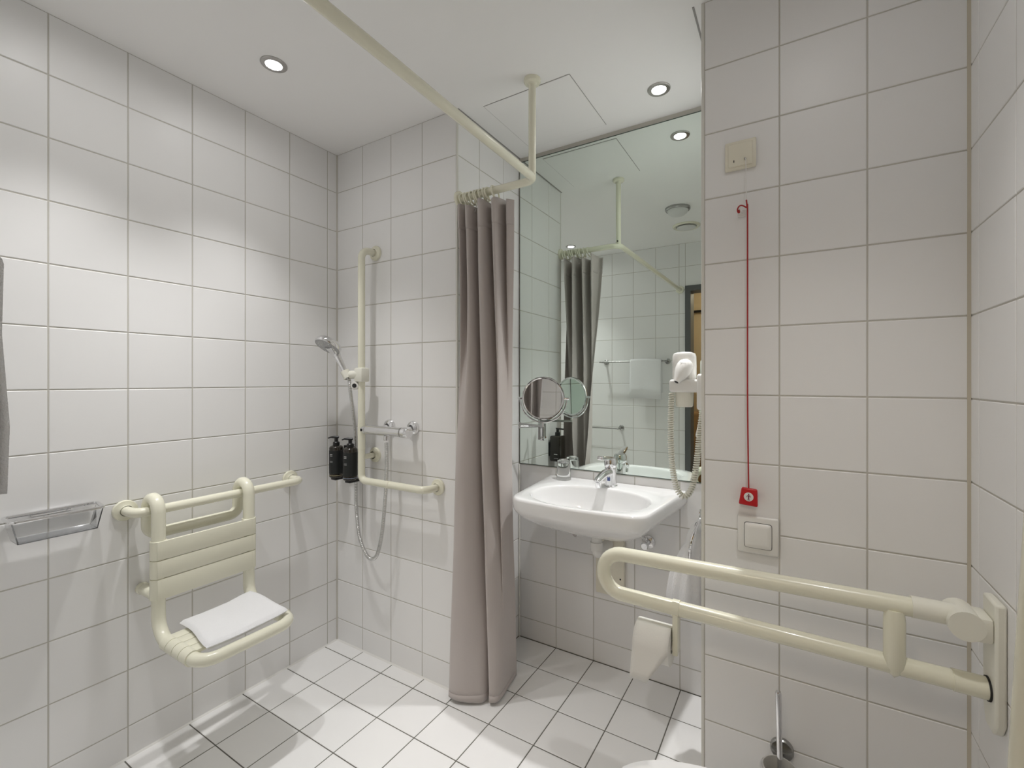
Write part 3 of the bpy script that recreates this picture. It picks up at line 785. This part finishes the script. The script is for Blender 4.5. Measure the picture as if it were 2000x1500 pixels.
# plumbing below the basin
t = Thing('drain_trap', 'white plastic waste pipe under the basin', 'pipe', (1.325, 0.33, 0.52))
px_, py_ = 1.300, 0.330
t.part('nut', G().lathe([(0.0,0.0), (0.030,0.0), (0.030,-0.012), (0.027,-0.016), (0.0,-0.016)], (px_,py_,0.690), (0,0,1), 24), 'dsteel')
t.part('pipe', G().tube(fillet([(px_,py_,0.676), (px_,py_,0.585), (px_,0.478,0.585)], 0.03, 8), 0.0235, 22), 'white')
t.part('collar', G().tube([(px_,py_,0.640), (px_,py_,0.604)], 0.0275, 22), 'white')
t = Thing('trap_cover', 'beige cover plate on the tiles below the basin', 'cover plate', (1.375, YN, 0.28))
pc_ = t.part('plate', G().rbox(1.235, 1.372, YN-0.026, YN-0.0006, 0.345, 0.655, 0.004), 'cream_old')
for sx_ in (1.250, 1.355): t.part('screw', G().lathe([(0.0,0.0), (0.004,0.0), (0.003,0.002), (0.0,0.002)], (sx_,YN-0.026,0.43), (0,-1,0), 12), 'dark', under=pc_)
for vx, lab in ((1.150, 'chrome shut-off valve under the left of the basin'), (1.478, 'chrome shut-off valve under the right of the basin')):
    t = Thing('shutoff_valve', lab, 'valve', (vx, YN, 0.60))
    t.part('rose', G().lathe([(0.030,0.0006), (0.029,0.006), (0.018,0.012), (0.012,0.013)], (vx,YN,0.618), (0,-1,0), 24), 'chrome')
    t.part('body', G().tube([(vx,YN-0.01,0.618), (vx,YN-0.055,0.618)], 0.0115, 16), 'chrome')
    t.part('knob', G().lathe([(0.0,0.0), (0.015,0.0), (0.017,0.004), (0.017,0.014), (0.013,0.018), (0.0,0.018)], (vx,YN-0.055,0.618), (0,-1,0), 18), 'chrome')
    t.part('riser', G().tube([(vx,YN-0.035,0.628), (vx+(0.04 if vx < 1.3 else -0.04),YN-0.06,0.685)], 0.005, 10), 'chrome')

# ------------------------------------------------------------------ shaving mirror
sc = Vector((1.027, 0.345, 1.258)); sn = Vector((0.262, -0.965, 0.02)).normalized()
t = Thing('shaving_mirror', 'round chrome shaving mirror on a folding arm', 'shaving mirror', (0.94, YN-0.006, 1.05))
t.part('rim', G().lathe([(0.097,-0.007), (0.101,-0.006), (0.103,0.0), (0.101,0.006), (0.097,0.007), (0.0925,0.0045), (0.0925,-0.0045)], sc, sn, 64, close=True), 'chrome')
gl = t.part('mirror_glass', G().lathe([(0.0,0.0030), (0.093,0.0030), (0.093,-0.0010), (0.0,-0.0010)], sc, sn, 64), 'mirror2', angle=20)
t.part('rear_glass', G().lathe([(0.0,-0.0030), (0.093,-0.0030), (0.093,-0.0012), (0.0,-0.0012)], sc, sn, 64), 'mirror', angle=20)
sr = sn.cross(Vector((0,0,1))).normalized() * -1
up = sr.cross(sn); up = up if up.z > 0 else -up
yoke = [sc + sr*(0.112*math.cos(a)) + up*(0.112*math.sin(a)) for a in [PI + PI*i/28 for i in range(29)]]
t.part('yoke', G().tube(yoke, 0.0036, 10), 'chrome')
for sg in (-1, 1):
    t.part('pivot', G().lathe([(0.0,0.0), (0.006,0.0), (0.006,0.020), (0.0045,0.024), (0.0,0.024)], sc + sr*sg*0.100, sr*sg, 14), 'chrome')
bot = sc - up*0.112
t.part('post', G().tube([bot+Vector((0,0,0.002)), (bot.x, bot.y, 1.124)], 0.0055, 12), 'chrome')
E1 = Vector((0.862, 0.400, 1.130)); B0 = Vector((0.935, YN-0.034, 1.130))
t.part('arm', G().tube([(bot.x,bot.y,1.127), (E1.x,E1.y,1.127)], 0.0058, 12), 'dsteel')
t.part('arm', G().tube([(E1.x,E1.y,1.112), (B0.x,B0.y,1.112)], 0.0055, 12), 'dsteel')
t.part('elbow', G().tube([(E1.x,E1.y,1.104), (E1.x,E1.y,1.136)], 0.0075, 14), 'chrome')
t.part('pin', G().tube([(B0.x,B0.y,1.120), (B0.x,B0.y,1.044)], 0.0062, 14), 'dsteel')
t.part('bracket', G().rbox(B0.x-0.010, B0.x+0.010, B0.y, YN-0.0056, 1.046, 1.056, 0.002).rbox(B0.x-0.013, B0.x+0.013, YN-0.010, YN-0.0056, 1.036, 1.112, 0.002), 'chrome')

# black dispenser on the niche side, seen in the mirror
bx_, by_, bz_ = XL2+0.047, 0.140, 0.868
t = Thing('soap_dispenser', 'black pump bottle on the niche wall, visible only in the big mirror', 'soap bottle', (bx_, by_, bz_))
t.part('body', G().rbox(XL2+0.010, XL2+0.084, by_-0.033, by_+0.033, bz_, bz_+0.150, 0.010, 3), 'bottle')
t.part('printed_line', G().rbox(XL2+0.040, XL2+0.062, by_+0.0332, by_+0.0338, bz_+0.040, bz_+0.046, 0.0002, 1), 'print')
t.part('printed_line', G().rbox(XL2+0.040, XL2+0.066, by_+0.0332, by_+0.0338, bz_+0.018, bz_+0.021, 0.0002, 1), 'print')
t.part('cap', G().lathe([(0.0,0.150), (0.0155,0.150), (0.0155,0.168), (0.0085,0.172), (0.0085,0.188), (0.0,0.188)], (bx_,by_,bz_), (0,0,1), 20), 'black')
t.part('pump_spout', G().tube([(bx_-0.01,by_,bz_+0.191), (bx_+0.038,by_,bz_+0.189)], 0.0045, 10), 'black')
t.part('bracket', G().rbox(XL2+0.0006, XL2+0.010, by_-0.028, by_+0.028, bz_+0.03, bz_+0.11, 0.002), 'black')

# ------------------------------------------------------------------ hair dryer on the niche side
dy = 0.20
t = Thing('hair_dryer', 'white wall hair dryer with coiled cord beside the mirror', 'hair dryer', (XN2, dy, 1.25))
t.part('wall_base', G().rbox(1.744, XN2-0.0006, dy-0.050, dy+0.050, 1.238, 1.366, 0.010, 3), 'white')
t.part('cradle', G().rbox(1.648, 1.760, dy-0.044, dy+0.044, 1.300, 1.346, 0.009, 3), 'white')
t.part('handle', G().loft([[Vector((1.694+hx*math.cos(a)*0.9, dy+hy*math.sin(a), z)) for a in [2*PI*i/28 for i in range(28)]] for hx, hy, z in
       ((0.030,0.022,1.246), (0.033,0.025,1.249), (0.0345,0.026,1.262), (0.036,0.027,1.30))]), 'cream2')
def rr_ring(hx, hy, z, cx=1.692, k=4.0):
    r = []
    for i in range(36):
        a = 2*PI*i/36; c_, s_ = math.cos(a), math.sin(a)
        r.append(Vector((cx + hx*math.copysign(abs(c_)**(2/k), c_), dy+0.012 + hy*math.copysign(abs(s_)**(2/k), s_), z)))
    return r
t.part('motor_housing', G().loft([rr_ring(0.036,0.030,1.340), rr_ring(0.040,0.034,1.352), rr_ring(0.0405,0.034,1.40), rr_ring(0.0395,0.033,1.432), rr_ring(0.036,0.030,1.441), rr_ring(0.024,0.02,1.446), rr_ring(0.004,0.004,1.448)]), 'white')
nz0 = Vector((1.704, dy-0.030, 1.396)); nzd = Vector((-0.022, -0.034, -0.055)).normalized()
nz_ = t.part('nozzle', G().lathe([(0.0,-0.020), (0.016,-0.018), (0.0255,-0.008), (0.0290,0.006), (0.028,0.024), (0.022,0.045), (0.0135,0.064), (0.0105,0.074), (0.0,0.074)], nz0, nzd, 30), 'white')
t.part('nozzle_opening', G().lathe([(0.0075,0.0741), (0.0,0.0746)], nz0, nzd, 18), 'dark', under=nz_)
tm = Matrix.Translation(nz0 + Vector((-0.004,-0.0288,0.008))) @ Matrix.Rotation(R(15), 4, 'Y')
t.part('lettering', G().tube([tm @ Vector((-0.010+0.0022*i, 0.0, 0.0012*math.sin(i*2.2))) for i in range(10)], 0.0006, 5), 'print', under=nz_)
cp = catmull([(1.652,dy-0.012,1.296), (1.650,dy-0.016,1.22), (1.650,dy-0.018,1.12), (1.656,dy-0.018,1.02), (1.672,dy-0.016,0.945), (1.697,dy-0.012,0.920), (1.722,dy-0.006,0.955), (1.735,dy,1.03), (1.742,dy+0.004,1.10), (1.746,dy+0.006,1.150), (1.752,dy+0.010,1.20), (1.762,dy+0.012,1.245)], 20)
cp = resample(cp, 0.0006)
hel = []
for i, p in enumerate(cp):
    a = i*0.0006/0.0085*2*PI
    tt = (cp[min(i+1,len(cp)-1)] - cp[max(i-1,0)]).normalized()
    n1 = tt.cross(Vector((0,1,0))).normalized(); n2 = tt.cross(n1)
    k = 0.0088
    hel.append(p + n1*math.cos(a)*k + n2*math.sin(a)*k)
t.part('coiled_cord', G().tube(hel, 0.0030, 6), 'cream2', angle=80)
lp = fillet([(1.746,dy+0.075,1.238), (1.722,dy+0.075,1.13), (1.778,dy+0.075,1.105), (1.786,dy+0.075,1.236)], 0.010, 5, closed=True)
t.part('wire_loop', G().tube(lp, 0.0038, 8, closed=True), 'white')
t.part('loop_mount', G().rbox(1.742, XN2-0.0006, dy+0.048, dy+0.080, 1.232, 1.246, 0.003), 'white')

# towel ring with a towel
ry = 0.135
t = Thing('towel_ring', 'chrome towel ring at the edge of the pier', 'towel ring', (XN2, ry, 0.88))
t.part('rose', G().lathe([(0.0,0.0), (0.026,0.0006), (0.026,0.006), (0.020,0.010), (0.010,0.012), (0.010,0.035), (0.0,0.035)], (XN2,ry,0.885), (-1,0,0), 24), 'chrome')
t.part('ring', G().tube(catmull([(1.764,ry,0.888), (1.766,ry-0.052,0.872), (1.748,ry-0.092,0.81), (1.738,ry-0.070,0.742), (1.732,ry,0.716), (1.738,ry+0.070,0.742), (1.748,ry+0.092,0.81), (1.766,ry+0.052,0.872), (1.764,ry,0.888)], 8)[:-1], 0.0052, 10, closed=True), 'chrome')
def ring_towel():
    rings = []
    n = 44
    for z, hx, hy, amp, cx in ((0.560,0.066,0.115,0.013,1.716), (0.60,0.065,0.112,0.013,1.717), (0.66,0.060,0.104,0.012,1.720), (0.70,0.054,0.092,0.010,1.726), (0.735,0.045,0.076,0.006,1.733), (0.77,0.035,0.074,0.004,1.744), (0.80,0.032,0.070,0.003,1.746), (0.825,0.024,0.060,0.002,1.750), (0.835,0.012,0.045,0.001,1.752)):
        r = []
        for i in range(n):
            a = 2*PI*i/n
            f_ = 1 + (amp/0.11)*math.cos(a*9 + 0.6)*(0.7+0.3*math.sin(a*2))
            r.append(Vector((min(XN2-0.002, cx + hx*math.cos(a)*f_), ry + 0.012 + 0.74*hy*math.sin(a)*f_, z + 0.006*math.sin(a*3))))
        rings.append(r)
    return G().loft(rings)
single('hand_towel', 'white hand towel pulled through the ring beside the basin', 'towel', ring_towel(), 'towel', (1.745, ry, 0.56), angle=70)

# ------------------------------------------------------------------ pier: pull switch, cord, light switch, brush
t = Thing('pull_switch', 'aged cream alarm pull switch plate high on the pier', 'switch', (1.903, YP, 1.96))
pp = t.part('plate', G().rbox(1.861, 1.945, YP-0.0105, YP-0.0005, 1.966, 2.052, 0.004, 2), 'cream_old')
t.part('cover', G().rbox(1.870, 1.936, YP-0.0145, YP-0.0100, 1.975, 2.043, 0.002, 1), 'cream_old')
t.part('indicator_slot', G().box(1.8848, 1.8872, YP-0.0150, YP-0.0140, 1.987, 1.994), 'black', under=pp)
t.part('cord_outlet', G().lathe([(0.0,0.0), (0.0032,0.0), (0.0026,0.004), (0.0,0.004)], (1.916,YP-0.0145,1.992), (0,-1,0), 12), 'dsteel', under=pp)
t.part('white_string', G().tube(catmull([(1.916,YP-0.018,1.992), (1.918,YP-0.020,1.985), (1.919,YP-0.020,1.93), (1.920,YP-0.020,1.868)], 6), 0.0011, 6), 'white')
t = Thing('cord_hook', 'small white hook on the tile behind the red cord', 'hook', (1.905, YP, 1.84))
t.part('pad', G().rbox(1.896, 1.918, YP-0.003, YP-0.0005, 1.826, 1.846, 0.002, 1), 'white')
t.part('hook', G().tube(catmull([(1.907,YP-0.003,1.838), (1.906,YP-0.014,1.838), (1.904,YP-0.019,1.842), (1.904,YP-0.020,1.850)], 5), 0.0022, 8), 'white')
cy_ = YP-0.021
t = Thing('alarm_cord', 'red emergency pull cord with red tag and white emblem', 'alarm cord', (1.925, cy_, 0.98))
t.part('cord', G().tube(catmull([(1.920,cy_,1.868), (1.922,cy_,1.846), (1.923,cy_,1.835), (1.923,cy_,1.60), (1.923,cy_,1.30), (1.925,cy_,1.10), (1.926,cy_,1.028)], 8), 0.0021, 8), 'redcord')
t.part('loop', G().tube(catmull([(1.921,cy_,1.845), (1.910,cy_-0.001,1.853), (1.902,cy_-0.002,1.853), (1.897,cy_-0.001,1.846), (1.897,cy_,1.838), (1.901,cy_+0.001,1.835), (1.900,cy_,1.843)], 8), 0.0020, 8), 'redcord')
def tag_ring(z, hx, hy, yy):
    return None
bmq = bmesh.new()
bmesh.ops.create_cube(bmq, size=1)
for v in bmq.verts:
    wz = 0.0205 if v.co.z > 0 else 0.0252
    v.co = Vector((1.9265 + v.co.x*2*wz, cy_ + v.co.y*0.014, 1.005 + v.co.z*0.050))
bmesh.ops.bevel(bmq, geom=bmq.edges[:], offset=0.004, segments=3, affect='EDGES', profile=0.5)
tg = t.part('tag', G().bm(bmq, Matrix.Translation((1.9265,cy_,1.005)) @ Matrix.Rotation(R(4), 4, 'Y') @ Matrix.Translation((-1.9265,-cy_,-1.005))), 'red')
t.part('emblem_disc', G().lathe([(0.0,0.0007), (0.0125,0.0007), (0.0127,0.0)], (1.9265,cy_-0.007,1.006), (0,-1,0), 30), 'white', under=tg)
ey = cy_-0.0078
g = G().lathe([(0.0,0.0004), (0.0019,0.0004), (0.0019,0.0)], (1.9265,ey,1.0132), (0,-1,0), 14)
g.prism([(1.9245,ey,1.0108), (1.9285,ey,1.0108), (1.9292,ey,1.0085), (1.9278,ey,1.0030), (1.9288,ey,0.9985), (1.9242,ey,0.9985), (1.9252,ey,1.0030), (1.9238,ey,1.0085)], (0,-0.0004,0))
g.tube([(1.9242,ey-0.0002,1.0104), (1.9212,ey-0.0002,1.0078), (1.9215,ey-0.0002,1.0045)], 0.0006, 5)
g.tube([(1.9288,ey-0.0002,1.0104), (1.9318,ey-0.0002,1.0078), (1.9315,ey-0.0002,1.0045)], 0.0006, 5)
g.box(1.9225, 1.9305, ey-0.0004, ey, 0.9962, 0.9972)
t.part('emblem_figure', g, 'emblem', under=tg)

t = Thing('light_switch', 'white rocker light switch below the red tag', 'switch', (1.949, YP, 0.89))
sp = t.part('plate', G().rbox(1.8955, 2.0025, YP-0.012, YP-0.0005, 0.838, 0.947, 0.006, 3), 'white')
rk = []
for k, (ins, yy) in enumerate(((0.0, -0.0125), (0.0, -0.0145), (0.004, -0.0185), (0.014, -0.0195))):
    r_ = []
    for i in range(48):
        a = 2*PI*i/48; c_, s_ = math.cos(a), math.sin(a)
        r_.append(Vector((1.9495 + (0.0352-ins)*math.copysign(abs(c_)**(2/11), c_), YP+yy, 0.8925 + (0.0362-ins)*math.copysign(abs(s_)**(2/11), s_))))
    rk.append(r_)
t.part('rocker', G().loft(rk), 'white', angle=50)
gp = [[Vector((1.9495 + (p.x-1.9495)*1.035, YP+yy, 0.8925 + (p.z-0.8925)*1.035)) for p in rk[0]] for yy in (-0.0110, -0.0126)]
t.part('gap', G().loft(gp), 'dark', under=sp)

bX, bY = 2.006, YP-0.070
t = Thing('toilet_brush', 'chrome toilet brush in a frosted holder on the pier', 'toilet brush', (bX, YP, 0.15))
t.part('wall_rose', G().lathe([(0.0,0.0), (0.030,0.0006), (0.030,0.010), (0.027,0.014), (0.0,0.014)], (bX+0.004,YP,0.296), (0,-1,0), 28), 'dsteel')
t.part('ring', G().tube([(bX,YP-0.012,0.280), (bX,YP-0.030,0.280)], 0.006, 10).torus((bX,bY,0.280), 0.0445, 0.0045, (0,0,1), 36, 10), 'chrome')
t.part('cup', G().lathe([(0.0,0.0), (0.034,0.0), (0.039,0.004), (0.0425,0.135), (0.040,0.135), (0.036,0.007), (0.0,0.006)], (bX,bY,0.155), (0,0,1), 32), 'frost')
t.part('rod', G().lathe([(0.0,0.0), (0.0062,0.0), (0.0072,0.10), (0.0078,0.230), (0.006,0.234), (0.0,0.234)], (bX+0.001,bY,0.262), (-0.02,0.0,1), 18), 'chrome')
t.part('bristles', G().lathe([(0.0,0.170), (0.020,0.172), (0.030,0.19), (0.031,0.245), (0.022,0.262), (0.0,0.262)], (bX,bY,0.0), (0,0,1), 24), 'bristle')

# ------------------------------------------------------------------ folding rail beside the toilet
GY = -0.225; ZU, ZL = 0.843, 0.704; TR = 0.0205
t = Thing('folding_grab_rail', 'cream folding grab rail lowered across the pier, with paper holder', 'grab rail', (XR, GY, 0.62))
cx_ = 1.603; rb = 0.0585; cz_ = 0.770
bend = [(cx_ - rb*math.sin(PI*i/18), GY, cz_ + rb*math.cos(PI*i/18)) for i in range(19)]
t.part('tube', G().tube([(2.345,GY,ZU)] + bend + [(2.376,GY,ZL)], TR, 22), 'cream')
def mount_plate(gy):
    return G().prism([(XR-0.0006,gy-0.036,0.892), (XR-0.0006,gy+0.036,0.892), (XR-0.0006,gy+0.036,0.664), (XR-0.0006,gy+0.020,0.622), (XR-0.0006,gy-0.020,0.622), (XR-0.0006,gy-0.036,0.650)], (-0.018,0,0))
t.part('wall_plate', mount_plate(GY), 'cream2', bevel=0.005)
t.part('hinge', G().tube([(2.345,GY-0.036,ZU-0.006), (2.345,GY+0.036,ZU-0.006)], 0.030, 24).rbox(2.348, XR-0.0175, GY-0.033, GY+0.033, ZU-0.036, ZU+0.016, 0.008, 2), 'cream2')
t.part('hinge_sleeve', G().tube([(2.262,GY,ZU), (2.335,GY,ZU)], TR+0.0025, 22), 'cream2')
t.part('end_sleeve', G().tube([(2.330,GY,ZL+0.0006), (XR-0.020,GY,ZL)], TR+0.0018, 22), 'cream')
t.part('end_gap', G().tube([(XR-0.022,GY,ZL), (XR-0.0182,GY,ZL)], TR+0.004, 22), 'dark')
g = G().lathe([(0.0,-0.030), (0.012,-0.018), (0.0205,0.0), (0.0205,0.100), (0.018,0.124), (0.0,0.124)], (2.232,GY-0.006,ZL+0.004), (0,0,1), 22)
t.part('strut', g, 'cream')
t.part('roll_arm', G().rbox(1.750, 1.765, GY-0.020, GY+0.020, 0.585, ZL+0.018, 0.004, 2).tube([(1.748,GY,ZL+0.0065), (1.767,GY,ZL+0.0062)], TR+0.0022, 22), 'cream')
t.part('roll_spindle', G().tube([(1.650,GY,0.602), (1.755,GY,0.602)], 0.0125, 16), 'white')
cvr = [(GY + 0.060*math.cos(a), 0.602 + 0.060*math.sin(a)) for a in [R(200) - R(150)*i/16 for i in range(17)]]
# toilet roll with hanging sheet
t2 = Thing('toilet_roll', 'white toilet roll with a loose sheet under the lowered grab rail', 'toilet roll', (1.697, GY, 0.555))
t2.part('roll', G().lathe([(0.020,0.0), (0.052,0.0), (0.0525,0.001), (0.0525,0.097), (0.052,0.098), (0.020,0.098)], (1.648,GY,0.602), (1,0,0), 40, close=True), 'paper')
sv = []
sh_ = [(GY + 0.0535*math.cos(R(100)+R(85)*i/8), 0.602 + 0.0535*math.sin(R(100)+R(85)*i/8)) for i in range(9)] + [(GY-0.0545,0.575), (GY-0.056,0.553), (GY-0.058,0.532), (GY-0.058,0.510)]
for j, (yy, zz) in enumerate(sh_):
    wv = max(0, (0.602 - zz)/0.09)
    for i in range(7):
        u = i/6
        x1_ = 1.7465 - 0.052*min(1, wv)
        sv.append((1.6485 - 0.006*wv + (x1_-1.6485)*u, yy, zz + 0.004*math.sin(u*3)*wv))
o = t2.part('loose_sheet', G().add(sv, [(j*7+i, j*7+i+1, (j+1)*7+i+1, (j+1)*7+i) for j in range(len(sh_)-1) for i in range(6)]), 'paper', angle=80)
solid(o, 0.0008)

# second rail folded up near the doorway
GY2 = -0.975
t = Thing('folding_grab_rail', 'cream folding grab rail folded upright at the right picture edge', 'grab rail', (XR, GY2, 0.62))
P2 = 0.002
piv = Vector((2.345+P2, GY2, ZU))
rot = Matrix.Translation(piv) @ Matrix.Rotation(R(92.0), 4, 'Y') @ Matrix.Translation(-piv)
pth = [Vector((2.262+P2,GY2,ZU))] + [Vector((p[0]+P2, GY2, p[2])) for p in bend] + [Vector((2.300+P2,GY2,ZL))]
t.part('tube', G().tube([rot @ p for p in pth], TR, 22), 'cream')
t.part('wall_plate', mount_plate(GY2), 'cream2', bevel=0.005)
t.part('hinge', G().tube([(2.345+P2,GY2-0.036,ZU-0.006), (2.345+P2,GY2+0.036,ZU-0.006)], 0.030, 24).rbox(2.346+P2, XR-0.0175, GY2-0.033, GY2+0.033, ZU-0.036, ZU+0.016, 0.008, 2), 'cream2')
t.part('hinge_sleeve', G().tube([rot @ Vector((2.262+P2,GY2,ZU)), rot @ Vector((2.335+P2,GY2,ZU))], TR+0.0025, 22), 'cream2')
t.part('strut', G().tube([rot @ Vector((2.23,GY2,ZL-0.01)), rot @ Vector((2.23,GY2,ZU))], 0.0175, 20), 'cream')

# ------------------------------------------------------------------ toilet
TC = -0.60
def egg(xf, xb, hw, z, n=56, k=2.25):
    r = []
    xm = xb - 0.24
    for i in range(n):
        a = 2*PI*i/n; c_, s_ = math.cos(a), math.sin(a)
        ex = xm - xf if c_ < 0 else xb - xm
        kk = 2.6 if c_ < 0 else 5.0
        r.append(Vector((xm + ex*math.copysign(abs(c_)**(2/kk), c_), TC + hw*math.copysign(abs(s_)**(2/kk), s_), z)))
    return r
t = Thing('toilet', 'white wall-hung toilet with closed lid below the rails', 'toilet', (2.1, TC, 0.10))
t.part('bowl', G().loft([egg(2.02,2.40,0.10,0.09), egg(1.92,2.402,0.13,0.12), egg(1.83,2.403,0.155,0.20), egg(1.76,2.404,0.172,0.30), egg(1.725,2.404,0.180,0.37), egg(1.715,2.404,0.182,0.405), egg(1.72,2.404,0.178,0.413)]), 'ceramic', angle=50)
t.part('seat', G().loft([egg(1.708,2.345,0.186,0.416), egg(1.702,2.350,0.190,0.421), egg(1.702,2.350,0.190,0.433), egg(1.708,2.345,0.186,0.437)]), 'ceramic', angle=50)
t.part('lid', G().loft([egg(1.692,2.350,0.190,0.439), egg(1.682,2.354,0.195,0.444), egg(1.680,2.354,0.197,0.456), egg(1.686,2.352,0.193,0.464), egg(1.73,2.33,0.165,0.469), egg(1.84,2.25,0.09,0.472)]), 'ceramic', angle=50)
for yy in (-0.08, 0.08): t.part('hinge', G().tube([(2.362,TC+yy-0.02,0.442), (2.362,TC+yy+0.02,0.442)], 0.011, 14), 'chrome')
t = Thing('flush_plate', 'white flush plate on the wall above the toilet', 'flush plate', (XR, TC, 1.0))
t.part('plate', G().rbox(XR-0.012, XR-0.0005, TC-0.12, TC+0.12, 0.96, 1.12, 0.005, 2), 'white')
t.part('button', G().rbox(XR-0.016, XR-0.012, TC-0.10, TC+0.02, 0.985, 1.095, 0.002, 1), 'white')
t.part('button', G().rbox(XR-0.016, XR-0.012, TC+0.026, TC+0.10, 0.985, 1.095, 0.002, 1), 'white')

# ------------------------------------------------------------------ towel rails on the doorway wall (seen in the mirror)
def towel_rail(x0, x1, z, label):
    off = 0.100
    t = Thing('towel_rail', label, 'towel rail', ((x0+x1)/2, YREAR, z))
    t.part('bar', G().tube([(x0-0.03, YREAR+off, z), (x1+0.006, YREAR+off, z)], 0.0075, 14), 'dsteel')
    for xx in (x0, x1):
        t.part('rose', G().lathe([(0.0,0.0), (0.024,0.0006), (0.024,0.007), (0.019,0.011), (0.009,0.012), (0.009,off), (0.0,off+0.002)], (xx,YREAR,z), (0,1,0), 24), 'dsteel')
towel_rail(0.545, 1.105, 1.508, 'upper steel towel rail with the towel, seen in the big mirror')
towel_rail(0.215, 0.690, 0.912, 'lower steel towel rail, seen in the big mirror')
yt = YREAR + 0.100
prof = [(yt+0.017,1.185), (yt+0.019,1.28), (yt+0.011,1.41), (yt+0.0125,1.508)]
arc = [(yt+0.0125*math.cos(PI*i/8), 1.508+0.0125*math.sin(PI*i/8)) for i in range(1,8)]
prof += arc + [(yt-0.0125,1.508), (yt-0.018,1.40), (yt-0.020,1.24)]
tv = []; nx = 22
for j, (yy, zz) in enumerate(prof):
    for i in range(nx+1):
        u = i/nx
        w = 0.005*math.sin(u*9+0.7)*max(0, (1.49-zz)/0.3)
        tv.append((0.805 + 0.272*u, yy + w + 0.002, zz + 0.003*math.sin(u*4)))
o = single('bath_towel', 'white towel over the upper rail on the doorway wall', 'towel',
           G().add(tv, [(j*(nx+1)+i, j*(nx+1)+i+1, (j+1)*(nx+1)+i+1, (j+1)*(nx+1)+i) for j in range(len(prof)-1) for i in range(nx)]), 'towel', (0.94, yt, 1.185), angle=80)
solid(o, 0.008, 0.6)
